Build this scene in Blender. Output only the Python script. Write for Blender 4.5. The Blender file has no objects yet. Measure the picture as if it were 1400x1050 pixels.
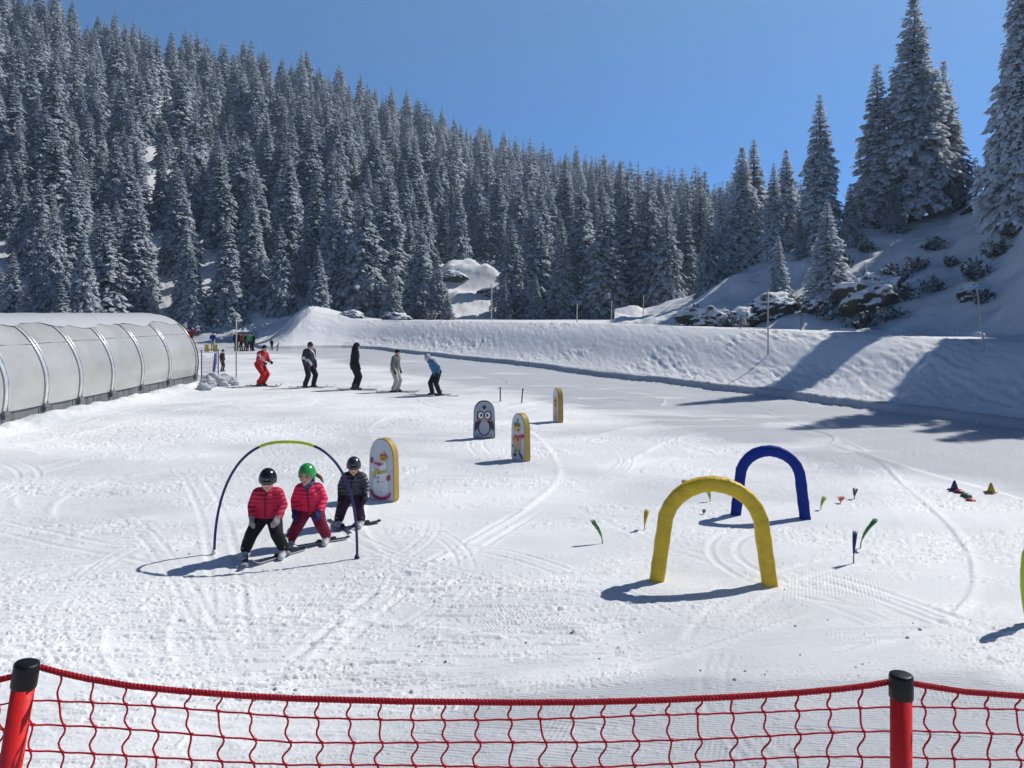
import bpy, bmesh, math, random
import numpy as np
from mathutils import Vector, Matrix
random.seed(7)
RNG = np.random.default_rng(11)
R = math.radians
PI = math.pi
scene = bpy.context.scene
COL = scene.collection
F = 1100.0          # focal length in photo pixels, horizon row and camera height
YH = 427.0
CZ = 3.0

# ------------------------------------------------------------------ object helpers
def tag(o, label=None, cat=None, group=None, kind=None):
    if label: o['label'] = label
    if cat: o['category'] = cat
    if group: o['group'] = group
    if kind: o['kind'] = kind
    return o

def empty(name, loc=(0, 0, 0), rz=0.0):
    o = bpy.data.objects.new(name, None)
    COL.objects.link(o)
    o.empty_display_size = 0.1
    o.location = loc
    o.rotation_euler = (0, 0, rz)
    return o

def link(name, me, parent=None, mats=None):
    o = bpy.data.objects.new(name, me)
    COL.objects.link(o)
    if parent is not None: o.parent = parent
    if mats is not None:
        for m in (mats if isinstance(mats, (list, tuple)) else [mats]):
            me.materials.append(m)
    return o

def bm_obj(name, bm, mats, parent=None, smooth=True):
    me = bpy.data.meshes.new(name)
    bmesh.ops.recalc_face_normals(bm, faces=bm.faces)
    bm.to_mesh(me); bm.free()
    if smooth:
        me.polygons.foreach_set('use_smooth', [True] * len(me.polygons))
    return link(name, me, parent, mats)

def np_mesh(name, V, faces, smooth=False, matidx=None):
    """faces: list of (n,k) index arrays"""
    me = bpy.data.meshes.new(name)
    V = np.asarray(V, dtype=np.float32)
    loops = np.concatenate([f.ravel() for f in faces]).astype(np.int32)
    tot = np.concatenate([np.full(len(f), f.shape[1], dtype=np.int32) for f in faces])
    start = np.concatenate([[0], np.cumsum(tot)[:-1]]).astype(np.int32)
    me.vertices.add(len(V)); me.vertices.foreach_set('co', V.ravel())
    me.loops.add(len(loops)); me.loops.foreach_set('vertex_index', loops)
    me.polygons.add(len(tot)); me.polygons.foreach_set('loop_start', start)
    if smooth: me.polygons.foreach_set('use_smooth', np.ones(len(tot), dtype=bool))
    if matidx is not None: me.polygons.foreach_set('material_index', matidx.astype(np.int32))
    me.update(calc_edges=True)
    return me

# ------------------------------------------------------------------ materials
def nodes_of(name):
    m = bpy.data.materials.new(name); m.use_nodes = True
    nt = m.node_tree
    return m, nt, nt.nodes['Principled BSDF']

def N(nt, t, **kw):
    n = nt.nodes.new(t)
    for k, v in kw.items():
        if k in n.inputs: n.inputs[k].default_value = v
        else: setattr(n, k, v)
    return n

def ramp(nt, fac, stops):
    r = nt.nodes.new('ShaderNodeValToRGB')
    e = r.color_ramp.elements
    while len(e) < len(stops): e.new(0.5)
    for i, (p, c) in enumerate(stops):
        e[i].position = p
        e[i].color = c if len(c) == 4 else (*c, 1)
    nt.links.new(fac, r.inputs['Fac'])
    return r

def objcoord(nt, rot=(0, 0, 0), scale=(1, 1, 1)):
    tc = nt.nodes.new('ShaderNodeTexCoord')
    mp = N(nt, 'ShaderNodeMapping')
    mp.inputs['Rotation'].default_value = rot
    mp.inputs['Scale'].default_value = scale
    nt.links.new(tc.outputs['Object'], mp.inputs['Vector'])
    return mp.outputs['Vector']

def mat(name, col, rough=0.6, metal=0.0, var=0.12, vscale=6.0, bump=0.0, bscale=40.0, bdist=0.01, spec=0.5, sheen=0.0):
    m, nt, b = nodes_of(name)
    v = objcoord(nt)
    n = N(nt, 'ShaderNodeTexNoise', Scale=vscale, Detail=5.0, Roughness=0.6)
    nt.links.new(v, n.inputs['Vector'])
    c0 = tuple(max(0, c * (1 - var)) for c in col); c1 = tuple(min(1, c * (1 + var)) for c in col)
    r = ramp(nt, n.outputs['Fac'], [(0.3, c0), (0.7, c1)])
    nt.links.new(r.outputs['Color'], b.inputs['Base Color'])
    b.inputs['Roughness'].default_value = rough
    b.inputs['Metallic'].default_value = metal
    b.inputs['Specular IOR Level'].default_value = spec if rough < 0.65 else 0.18
    if sheen: b.inputs['Sheen Weight'].default_value = sheen
    if bump:
        n2 = N(nt, 'ShaderNodeTexNoise', Scale=bscale, Detail=4.0)
        nt.links.new(v, n2.inputs['Vector'])
        bp = N(nt, 'ShaderNodeBump', Strength=bump, Distance=bdist)
        nt.links.new(n2.outputs['Fac'], bp.inputs['Height'])
        nt.links.new(bp.outputs['Normal'], b.inputs['Normal'])
    return m

def quilt(name, col, pitch=0.05, strength=1.0, rough=0.5, patch=None):
    """padded jacket cloth: horizontal stitched channels plus creases"""
    m, nt, b = nodes_of(name)
    v = objcoord(nt)
    n = N(nt, 'ShaderNodeTexNoise', Scale=9.0, Detail=4.0); nt.links.new(v, n.inputs['Vector'])
    if patch:
        n3 = N(nt, 'ShaderNodeTexNoise', Scale=14.0, Detail=2.0); nt.links.new(v, n3.inputs['Vector'])
        r = ramp(nt, n3.outputs['Fac'], [(0.42, col), (0.5, patch), (0.6, col)])
    else:
        r = ramp(nt, n.outputs['Fac'], [(0.3, tuple(c * .8 for c in col)), (0.7, tuple(min(1, c * 1.15) for c in col))])
    nt.links.new(r.outputs['Color'], b.inputs['Base Color'])
    w = N(nt, 'ShaderNodeTexWave', Scale=0.314 / pitch, Distortion=0.9, wave_type='BANDS', bands_direction='Z', wave_profile='SIN')
    w.inputs['Detail Scale'].default_value = 3.0
    nt.links.new(v, w.inputs['Vector'])
    ad = N(nt, 'ShaderNodeMath', operation='MULTIPLY_ADD'); ad.inputs[1].default_value = 0.6
    nt.links.new(n.outputs['Fac'], ad.inputs[0]); nt.links.new(w.outputs['Fac'], ad.inputs[2])
    bp = N(nt, 'ShaderNodeBump', Strength=strength, Distance=0.012)
    nt.links.new(ad.outputs[0], bp.inputs['Height']); nt.links.new(bp.outputs['Normal'], b.inputs['Normal'])
    b.inputs['Roughness'].default_value = rough
    return m

def frost_mat(name, dark, frost, lo, hi, nscale=1.2, upw=0.35, fine=9.0, through=0.0):
    """needles or bark or rock with snow settled on whatever faces up"""
    m, nt, b = nodes_of(name)
    v = objcoord(nt)
    geo = nt.nodes.new('ShaderNodeNewGeometry')
    sx = nt.nodes.new('ShaderNodeSeparateXYZ'); nt.links.new(geo.outputs['Normal'], sx.inputs[0])
    n1 = N(nt, 'ShaderNodeTexNoise', Scale=nscale, Detail=3.0); nt.links.new(v, n1.inputs['Vector'])
    n2 = N(nt, 'ShaderNodeTexNoise', Scale=fine, Detail=3.0, Roughness=0.7); nt.links.new(v, n2.inputs['Vector'])
    a = N(nt, 'ShaderNodeMath', operation='MULTIPLY_ADD'); a.inputs[1].default_value = upw
    nt.links.new(sx.outputs['Z'], a.inputs[0]); nt.links.new(n1.outputs['Fac'], a.inputs[2])
    a2 = N(nt, 'ShaderNodeMath', operation='MULTIPLY_ADD'); a2.inputs[1].default_value = 0.55
    nt.links.new(n2.outputs['Fac'], a2.inputs[0]); nt.links.new(a.outputs[0], a2.inputs[2])
    r = ramp(nt, a2.outputs[0], [(lo, dark), (hi, frost)])
    nt.links.new(r.outputs['Color'], b.inputs['Base Color'])
    b.inputs['Roughness'].default_value = 0.85
    b.inputs['Specular IOR Level'].default_value = 0.2
    if through:                                 # rime lets some of the sun through
        tr = nt.nodes.new('ShaderNodeBsdfTranslucent'); nt.links.new(r.outputs['Color'], tr.inputs['Color'])
        mx = nt.nodes.new('ShaderNodeMixShader'); mx.inputs['Fac'].default_value = through
        nt.links.new(b.outputs[0], mx.inputs[1]); nt.links.new(tr.outputs[0], mx.inputs[2]); nt.links.new(mx.outputs[0], nt.nodes['Material Output'].inputs['Surface'])
    return m

def snow_mat(name, cord=False, base=0.86, bdist=0.008):
    m, nt, b = nodes_of(name)
    v = objcoord(nt)
    big = N(nt, 'ShaderNodeTexNoise', Scale=0.35, Detail=6.0, Roughness=0.6); nt.links.new(v, big.inputs['Vector'])
    r = ramp(nt, big.outputs['Fac'], [(0.32, (base * .90, base * .915, base * .935)), (0.68, (base * .975, base * .99, base * 1.01))])
    at = nt.nodes.new('ShaderNodeAttribute'); at.attribute_name = 'loose'
    pk = ramp(nt, at.outputs['Fac'], [(0.0, (0.60, 0.62, 0.65)), (0.5, (0.88, 0.885, 0.89)), (1.0, (1.06, 1.06, 1.06))])
    mx = nt.nodes.new('ShaderNodeMix'); mx.data_type = 'RGBA'; mx.blend_type = 'MULTIPLY'; mx.inputs['Factor'].default_value = 1.0
    nt.links.new(r.outputs['Color'], mx.inputs['A']); nt.links.new(pk.outputs['Color'], mx.inputs['B'])
    nt.links.new(mx.outputs['Result'], b.inputs['Base Color'])
    b.inputs['Roughness'].default_value = 0.55
    b.inputs['Specular IOR Level'].default_value = 0.25
    f1 = N(nt, 'ShaderNodeTexNoise', Scale=26.0, Detail=6.0, Roughness=0.78); nt.links.new(v, f1.inputs['Vector'])
    h = f1.outputs['Fac']
    if cord:
        for rot, sc, sd, lo in ((R(62), 1.0, 0.0, 0.50), (R(20), 1.0, 31.0, 0.55), (R(-24), 1.0, 77.0, 0.57)):
            vv = objcoord(nt, rot=(0, 0, rot))
            w = N(nt, 'ShaderNodeTexWave', Scale=8.5, Distortion=0.5, wave_type='BANDS', bands_direction='X')
            w.inputs['Detail Scale'].default_value = 0.4
            nt.links.new(vv, w.inputs['Vector'])
            off = nt.nodes.new('ShaderNodeVectorMath'); off.operation = 'ADD'; off.inputs[1].default_value = (sd, sd, 0)
            nt.links.new(v, off.inputs[0])
            mk = N(nt, 'ShaderNodeTexNoise', Scale=0.42, Detail=4.0, Roughness=0.65); nt.links.new(off.outputs[0], mk.inputs['Vector'])
            rm = ramp(nt, mk.outputs['Fac'], [(lo + 0.03, (0, 0, 0)), (lo + 0.10, (1, 1, 1))])
            mu = N(nt, 'ShaderNodeMath', operation='MULTIPLY')
            nt.links.new(w.outputs['Fac'], mu.inputs[0]); nt.links.new(rm.outputs['Color'], mu.inputs[1])
            ma = N(nt, 'ShaderNodeMath', operation='MULTIPLY_ADD'); ma.inputs[1].default_value = 0.26
            nt.links.new(mu.outputs[0], ma.inputs[0]); nt.links.new(h, ma.inputs[2])
            h = ma.outputs[0]
    if cord:                                   # combed lane, fine ribs along the way the groomer drove
        vv = objcoord(nt, rot=(0, 0, R(7)))
        w = N(nt, 'ShaderNodeTexWave', Scale=9.5, Distortion=0.4, wave_type='BANDS', bands_direction='Y'); nt.links.new(vv, w.inputs['Vector'])
        rm = ramp(nt, at.outputs['Fac'], [(0.08, (1, 1, 1)), (0.30, (0, 0, 0))])
        mu = N(nt, 'ShaderNodeMath', operation='MULTIPLY'); nt.links.new(w.outputs['Fac'], mu.inputs[0]); nt.links.new(rm.outputs['Color'], mu.inputs[1])
        ma = N(nt, 'ShaderNodeMath', operation='MULTIPLY_ADD'); ma.inputs[1].default_value = 0.5
        nt.links.new(mu.outputs[0], ma.inputs[0]); nt.links.new(h, ma.inputs[2]); h = ma.outputs[0]
    bp = N(nt, 'ShaderNodeBump', Strength=1.0, Distance=bdist)
    nt.links.new(h, bp.inputs['Height']); nt.links.new(bp.outputs['Normal'], b.inputs['Normal'])
    return m

# ------------------------------------------------------------------ noise and terrain
def vn(x, y, s):
    xi = np.floor(x).astype(np.int64); yi = np.floor(y).astype(np.int64)
    fx = x - xi; fy = y - yi
    fx = fx * fx * fx * (fx * (fx * 6 - 15) + 10); fy = fy * fy * fy * (fy * (fy * 6 - 15) + 10)
    def h(a, b):
        n = (a * 374761393 + b * 668265263 + s * 974711) & 0xFFFFFFFF
        n = ((n ^ (n >> 13)) * 1274126177) & 0xFFFFFFFF
        return ((n ^ (n >> 16)) & 0xFFFF) / 65535.0
    a = h(xi, yi); b = h(xi + 1, yi); c = h(xi, yi + 1); d = h(xi + 1, yi + 1)
    return (a + (b - a) * fx) * (1 - fy) + (c + (d - c) * fx) * fy

def fbm(x, y, s, o=4, g=0.5):
    t = 0; a = 1.0; n = 0
    for i in range(o):
        t = t + a * vn(x, y, s + i * 17); n += a; a *= g
        x = x * 2.03 + 13.1; y = y * 2.03 + 7.7
    return t / n          # 0..1

def sstep(a, b, x):
    t = np.clip((x - a) / (b - a), 0, 1)
    return t * t * (3 - 2 * t)

def px(x): return (x - 700.0) / F

# bank toe line, spline-smoothed
_toe = np.array([(-34, 100), (-27, 82), (-21.5, 68), (-19, 65.5), (-12.8, 66), (-6, 56), (-2.7, 50), (3.5, 39.2), (6.5, 33.3), (9.15, 28.0), (10.85, 24.0), (12.9, 20.2), (17, 14), (22, 8), (30, 0), (60, -30)], float)
def _cat(P, n=5):
    out = []
    for i in range(len(P) - 1):
        p0 = P[max(i - 1, 0)]; p1 = P[i]; p2 = P[i + 1]; p3 = P[min(i + 2, len(P) - 1)]
        for k in range(n):
            t = k / n
            out.append(0.5 * ((2 * p1) + (-p0 + p2) * t + (2 * p0 - 5 * p1 + 4 * p2 - p3) * t * t + (-p0 + 3 * p1 - 3 * p2 + p3) * t ** 3))
    out.append(P[-1])
    return np.array(out)
TOE = _cat(_toe)

def toe_dist(x, y):
    """signed distance beyond the toe line (positive on the far side) and arc position"""
    best = np.full(x.shape, 1e9); sg = np.ones(x.shape); arc = np.zeros(x.shape); L0 = 0.0
    for i in range(len(TOE) - 1):
        a = TOE[i]; b = TOE[i + 1]; d = b - a; L2 = d @ d
        t = np.clip(((x - a[0]) * d[0] + (y - a[1]) * d[1]) / L2, 0, 1)
        qx = x - (a[0] + t * d[0]); qy = y - (a[1] + t * d[1])
        dd = qx * qx + qy * qy
        m = dd < best
        best = np.where(m, dd, best)
        cr = d[0] * qy - d[1] * qx
        sg = np.where(m, np.sign(cr), sg); arc = np.where(m, L0 + t * math.sqrt(L2), arc); L0 += math.sqrt(L2)
    return np.sqrt(best) * sg, arc

def tab(xs, ys): 
    xs = np.array(xs, float); ys = np.array(ys, float)
    return lambda v: np.interp(v, xs, ys)
m_y = tab([-1200, -400, 0, 130, 230, 330, 420, 500, 600, 700, 800, 870, 950, 1100, 1400, 2500], [-140, -60, 20, 60, 90, 108, 127, 160, 195, 232, 262, 280, 300, 320, 340, 380])
m_d1 = tab([-1200, 230, 500, 700, 800, 950, 1400], [250, 250, 280, 300, 290, 240, 220])
h_f = tab([840, 880, 950, 1000, 1050, 1100, 1150, 1200, 1250, 1300, 1340, 1370, 1400, 1500, 1700, 2200], [46, 45, 44, 42, 40, 38, 37, 36, 34, 32.5, 31, 30, 29, 27, 24, 19])
h_r = tab([840, 880, 950, 1000, 1050, 1100, 1150, 1200, 1250, 1300, 1340, 1370, 1400, 1500, 1700, 2200], [49, 49, 50, 50, 51, 51, 52, 52, 52, 52, 50, 48, 45, 42, 36, 28])
h_y = tab([840, 880, 950, 1000, 1050, 1100, 1150, 1200, 1250, 1300, 1340, 1370, 1400, 1500, 1700, 2200], [445, 440, 412, 388, 356, 334, 318, 308, 298, 288, 272, 250, 225, 185, 130, 60])

def base_height(x, y):
    """large shape of the land; returns z and region id (0 ground, 1 hillside, 2 mountain)"""
    yy = np.maximum(y, 0.5)
    X = np.clip(700 + F * x / yy, -1200, 2500)
    d = y
    s, arc = toe_dist(x, y)
    # viewing bank under the photographer
    z = 1.35 * (1 - sstep(1.9, 4.6, y))
    # ploughed bank on the right and across the back
    ht = np.interp(X, [300, 350, 425, 500, 840, 1050, 1400, 2000], [2.0, 2.0, 2.5, 2.3, 2.35, 2.22, 2.05, 2.0])
    ramp_ = np.clip((s - 0.55) / 4.1, 0, 1)
    step = 0.26 * sstep(-0.02, 0.20, s)
    bank = (ht - 0.26) * (ramp_ - 0.05 * np.sin(2 * PI * ramp_)) + step
    bank = np.where(s > -1.5, bank, 0)
    # snow pile at the left end of the bank
    pile = 1.15 * np.exp(-(((x + 18.4) / 2.6) ** 2 + ((y - 73.0) / 3.2) ** 2)) + 0.35 * np.exp(-(((x + 14.5) / 2.6) ** 2 + ((y - 73.5) / 2.6) ** 2))
    ledge = 2.6 * sstep(91, 94.5, y) * np.exp(-(((x + 4.6) / 4.2) ** 4)) * (1 - sstep(97, 106, y))
    z = z + bank + pile * sstep(0.0, 3.5, s)
    reg = np.zeros(x.shape, int)
    # mountain
    far = y > 40
    zb = 2.2 * sstep(-22, 4, s)
    d0 = np.interp(X, [-400, 0, 350, 500, 900, 1400], [62, 70, 74, 79, 80, 78])
    d1 = m_d1(X); z1 = CZ + (YH - m_y(X)) / F * d1
    sl = (z1 - zb) / (d1 - d0)
    zm = zb + sl * (d - d0) + np.where(d > d1, -(sl + 0.3) * (d - d1), 0)
    rough = (fbm(x / 26.0, y / 26.0, 5, 4) - 0.5) * 5.0 * sstep(0, 40, d - d0)
    zm = zm + rough * (d < d1 + 30)
    zm = np.maximum(zm, -12)
    t = sstep(-4, 8, d - d0)
    isM = far & (d > d0 - 4)
    z = np.where(isM, z * (1 - t) + np.maximum(zm, z * (d < d0 + 12)) * t, z)
    z = z + np.where(isM, ledge * (0.35 + 1.1 * fbm(x / 5.5, y / 1.1, 141, 4)) + 1.2 * np.exp(-((x + 5.2) / 3.0) ** 2 - ((y - 87.5) / 2.0) ** 2) * fbm(x / 1.5, y / 1.5, 143, 3), 0)
    reg = np.where(far & (d > d0), 2, reg)
    # hillside on the right
    inh = (X > 840) & (y > 0.5)
    hf = h_f(X); hr = h_r(X); zr = CZ + (YH - h_y(X)) / F * hr
    k = np.clip((d - hf) / (hr - hf), 0, 1)
    zh = 2.2 + (zr - 2.2) * (k ** 0.9)
    zh = zh + np.where(d > hr, 0.06 * np.minimum(d - hr, 14) - 0.28 * np.maximum(d - hr - 14, 0), 0)
    zh = zh + (fbm(x / 5.0, y / 5.0, 9, 4) - 0.5) * 1.5 * sstep(0, 0.3, k)
    use = inh & (d > hf - 1) & (zh > z) & (s > 4.0)
    reg = np.where(use & ((reg != 2) | (zh > z)), 1, reg)
    z = np.where(use, zh, z)
    return z, reg, s, arc

# ---- ski tracks stamped on a fine height grid
GX0, GX1, GY0, GY1, GR = -18.0, 16.0, 4.6, 38.0, 0.02
GW = int((GX1 - GX0) / GR); GH = int((GY1 - GY0) / GR)
TRK = np.zeros((GH, GW), np.float32)
def stamp(P, prof):
    """P (n,2) dense polyline; prof list of (offset, height)"""
    P = np.asarray(P, float)
    seg = np.hypot(*(P[1:] - P[:-1]).T); L = np.concatenate([[0], np.cumsum(seg)])
    n = max(int(L[-1] / 0.009), 2)
    l = np.linspace(0, L[-1], n)
    q = np.stack([np.interp(l, L, P[:, 0]), np.interp(l, L, P[:, 1])], 1)
    t = np.gradient(q, axis=0); t /= np.maximum(np.hypot(t[:, 0], t[:, 1]), 1e-9)[:, None]
    nx = -t[:, 1]; ny = t[:, 0]
    fade = np.minimum(1, np.minimum(l, L[-1] - l) / 0.6) * (0.55 + 0.9 * vn(l * 1.1, l * 0 + P[0, 0] * 9, 3))
    for o, hgt in prof:
        ix = ((q[:, 0] + nx * o - GX0) / GR).astype(int); iy = ((q[:, 1] + ny * o - GY0) / GR).astype(int)
        ok = (ix > 0) & (ix < GW) & (iy > 0) & (iy < GH)
        v = (hgt * fade)[ok].astype(np.float32)
        if hgt < 0: np.minimum.at(TRK, (iy[ok], ix[ok]), v)
        else: np.maximum.at(TRK, (iy[ok], ix[ok]), v)
def prof_ski(gap=0.16, dep=0.022, w=0.05):
    dep *= 0.42; w *= 0.8
    p = []
    for c in (-gap, gap):
        for o in np.arange(-w - 0.04, w + 0.041, 0.01):
            a = abs(o)
            p.append((c + o, -dep if a < w else 0.55 * dep))
    return p
def prof_skid(w=0.35, dep=0.03):
    dep *= 0.36
    p = [(o, -dep * (0.4 + 0.6 * (o + w) / (2 * w))) for o in np.arange(-w, w, 0.012)]
    p += [(w + o, dep * 1.5 * (1 - o / 0.12)) for o in np.arange(0, 0.12, 0.01)]
    return p
def gpt(xp, yp):
    d = CZ * F / (yp - YH); return (px(xp) * d, d)
def curve(pts): return _cat(np.array([gpt(*p) for p in pts], float), 12)
stamp(curve([(330, 1000), (395, 920), (480, 845), (560, 785), (650, 735), (720, 690), (765, 645), (735, 600), (690, 575)]), [(o, 0.016 * (1 - abs(o) / 0.09)) for o in np.arange(-.09, .09, .01)])
stamp(curve([(395, 925), (480, 850), (560, 790), (650, 740), (725, 695)]), prof_ski())
stamp(curve([(1020, 560), (1150, 610), (1215, 665), (1265, 715), (1292, 770), (1262, 830), (1100, 880)]), prof_skid(0.28, 0.022))
stamp(curve([(700, 545), (860, 560), (1000, 575), (1115, 600), (1240, 640), (1420, 690)]), [(o, 0.018 * (1 - abs(o) / 0.15)) for o in np.arange(-.15, .15, .01)])
stamp(curve([(830, 600), (900, 585), (1000, 578), (1090, 590), (1110, 605), (1000, 612), (880, 625), (850, 645), (930, 660), (1020, 680)]), prof_skid(0.4, 0.03))
stamp(curve([(860, 640), (950, 600), (1050, 592), (1120, 603)]), prof_skid(0.3, 0.03))
stamp(curve([(1060, 770), (1160, 800), (1300, 850), (1460, 900)]), prof_ski(0.12, 0.018))
stamp(curve([(820, 700), (900, 740), (1050, 790), (1200, 850)]), prof_ski(0.1, 0.012))
stamp(curve([(180, 785), (260, 792), (360, 787), (470, 772), (520, 772), (560, 790), (700, 805)]), prof_ski(0.1, 0.02, 0.03))
stamp(curve([(450, 768), (560, 745), (680, 752), (800, 790), (930, 850)]), prof_ski(0.12, 0.02, 0.03))
stamp(curve([(0, 600), (120, 575), (240, 548), (330, 532), (450, 528)]), prof_ski(0.2, 0.03))
stamp(curve([(0, 615), (130, 590), (260, 560), (380, 545)]), prof_skid(0.3, 0.03))
stamp(curve([(0, 660), (160, 615), (330, 570), (450, 550)]), prof_ski(0.2, 0.02))
stamp(curve([(590, 505), (680, 520), (640, 535), (560, 545), (600, 560), (700, 562)]), prof_skid(0.35, 0.03))
stamp(curve([(690, 560), (790, 545), (900, 556), (920, 548), (880, 540), (760, 525)]), prof_skid(0.3, 0.03))
_r = random.Random(4)
for i in range(120):          # older tracks left by the class
    y0 = 5.2 + 28 * _r.random() ** 1.3; x0 = _r.uniform(-0.75, 0.42) * (y0 + 1)
    a = _r.choice([R(160), R(165), R(175), R(150), R(20), R(200), R(60), R(110)]) + _r.gauss(0, 0.25)
    c = _r.gauss(0, 0.22); P = [(x0, y0)]
    for k in range(_r.randint(10, 34)):
        a += c * 0.3; P.append((P[-1][0] + 0.28 * math.cos(a), P[-1][1] + 0.28 * math.sin(a)))
    stamp(P, _r.choice([prof_ski(0.1, 0.012, 0.025), prof_ski(0.16, 0.016), prof_skid(0.22, 0.016), prof_skid(0.12, 0.02), prof_ski(0.09, 0.012, 0.03)]))
for _ in range(2):            # soften the stamps
    TRK[1:-1, 1:-1] = (TRK[1:-1, 1:-1] * 2 + TRK[:-2, 1:-1] + TRK[2:, 1:-1] + TRK[1:-1, :-2] + TRK[1:-1, 2:]) / 6

def trk(x, y):
    gx = (x - GX0) / GR - 0.5; gy = (y - GY0) / GR - 0.5
    ok = (gx > 1) & (gx < GW - 3) & (gy > 1) & (gy < GH - 3)
    gx = np.clip(gx, 1, GW - 3); gy = np.clip(gy, 1, GH - 3)
    ix = gx.astype(int); iy = gy.astype(int); fx = gx - ix; fy = gy - iy
    v = (TRK[iy, ix] * (1 - fx) + TRK[iy, ix + 1] * fx) * (1 - fy) + (TRK[iy + 1, ix] * (1 - fx) + TRK[iy + 1, ix + 1] * fx) * fy
    return np.where(ok, v, 0)

def terrain(x, y):
    x = np.asarray(x, float); y = np.asarray(y, float)
    z, reg, s, arc = base_height(x, y)
    near = (y < 75) & (s < 0.5)
    # skied-out, rough snow on the left and centre; combed lane along the bank
    lane = sstep(3.2, 1.2, -s - 4.0 + 1.5 * (fbm(x / 3, y / 3, 21, 3) - .5)) if False else sstep(8.6, 6.2, -s + 2.0 * (fbm(x / 3, y / 3, 21, 3) - .5)) * sstep(9, 14, y)
    lane = np.maximum(lane, sstep(6.9, 6.1, y + 1.2 * (fbm(x / 1.2, y / .5, 131, 3) - .5)) * sstep(-1.6, -0.4, x + 1.5 * (fbm(x / .8, y / .8, 133, 2) - .5)) * (y > 4))
    patch = sstep(0.42, 0.60, fbm(x / 2.6, y / 1.7, 31, 4))
    ro = (0.25 + 0.75 * patch) * (1 - 0.85 * lane)
    und = (fbm(x / 5.0, y / 4.0, 41, 3) - .5) * 0.16 + (fbm(x / 1.3, y / 1.0, 43, 3) - .5) * 0.020
    ca, sa = math.cos(0.22), math.sin(0.22)
    xr = x * ca + y * sa; yr = -x * sa + y * ca
    streak = (fbm(xr / 0.75, yr / 0.16, 51, 4, 0.6) - .5) * 0.017 * ro
    lump = (fbm(x / 0.22, y / 0.2, 61, 3, 0.55) - .5) * 0.007 * ro
    clod = (np.maximum(0, fbm(x / 0.055, y / 0.05, 71, 2) - 0.63) * 0.045 + np.maximum(0, fbm(x / 0.13, y / 0.11, 72, 2) - 0.71) * 0.07) * sstep(0.53, 0.64, fbm(x / 2.2, y / 0.55, 73, 4)) * (0.3 + 0.7 * ro)
    m1 = sstep(0.46, 0.58, fbm(x / 2.2, y / 0.9, 76, 4)) * (0.2 + 0.8 * ro)
    m2 = sstep(0.47, 0.60, fbm(x / 1.6, y / 1.1, 78, 4)) * (0.2 + 0.8 * ro)
    gouge = -0.019 * sstep(0.615, 0.655, fbm(xr / 0.9, yr / 0.05, 75, 4, .6)) * m1
    gouge = gouge + 0.015 * sstep(0.61, 0.64, fbm(x / 0.55, y / 0.05, 77, 4, .6)) * m2 + 0.008 * sstep(0.64, 0.67, fbm(x / 0.10, y / 0.045, 79, 3, .6)) * np.maximum(m1, m2)
    z = z + np.where(near, und + streak + lump + clod + gouge + trk(x, y), 0)
    # chopped face of the bank, clumps along its foot and its crest
    bk = sstep(0.1, 0.9, s) * sstep(7.5, 5.0, s) * (y < 90) * (y > 4)
    q = s * 1.0; al = arc
    a1 = al * 0.93 - q * 0.37; q1 = q * 0.93 + al * 0.37
    cut = (fbm(a1 / 1.3, q1 / 0.20, 81, 4, 0.6) - .5) * 0.10 + (fbm(al / 0.30, q / 0.17, 83, 4, .65) - .5) * 0.06 + (fbm(a1 / 0.6, q1 / 0.11, 87, 3, .65) - .5) * 0.07
    cut = cut * (0.35 + 0.9 * sstep(0.35, 0.65, fbm(al / 4.0, q / 1.6, 85, 3)))
    z = z + np.where(bk > 0, cut * bk, 0)
    edge = np.exp(-((s - 0.05) / 0.5) ** 2) * (y < 90) * (y > 5)
    z = z + edge * np.maximum(0, fbm(x / 0.16, y / 0.16, 91, 4, .6) - 0.47) * 0.13
    # drifts on the hill and under the trees
    hill = (reg > 0)
    z = z + np.where(hill, (fbm(x / 2.2, y / 2.2, 101, 4) - .5) * 0.7, 0)
    # ridge of cleared snow along the tunnel
    tx = -12.75 + 0.25 * (y - 33) / 12
    z = z + np.where((y > 8) & (y < 36), np.exp(-((x - tx) / 0.55) ** 2) * (0.24 * fbm(x / 0.6, y / 0.6, 111, 4) + 0.05) * sstep(36, 33.5, y), 0)
    loose = np.where(near, np.clip(0.55 + 0.9 * (fbm(x / 3.2, y / 2.0, 121, 4) - .5) - 0.75 * lane * (1 - 0.5 * sstep(.5, .62, fbm(x / 4, y / .8, 125, 3))) + 22 * np.clip(np.abs(trk(x, y)), 0, .016) + 0.25 * (ro - .6), 0, 1), 0.6)
    return z, reg, loose

def ground(x, y):
    z, _, _ = terrain(np.array([x]), np.array([y]))
    return float(z[0])

M_SNOW = snow_mat('groomed_snow', cord=True, bdist=0.0095)
M_SNOW2 = snow_mat('drifted_snow', base=0.84, bdist=0.03)

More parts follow.
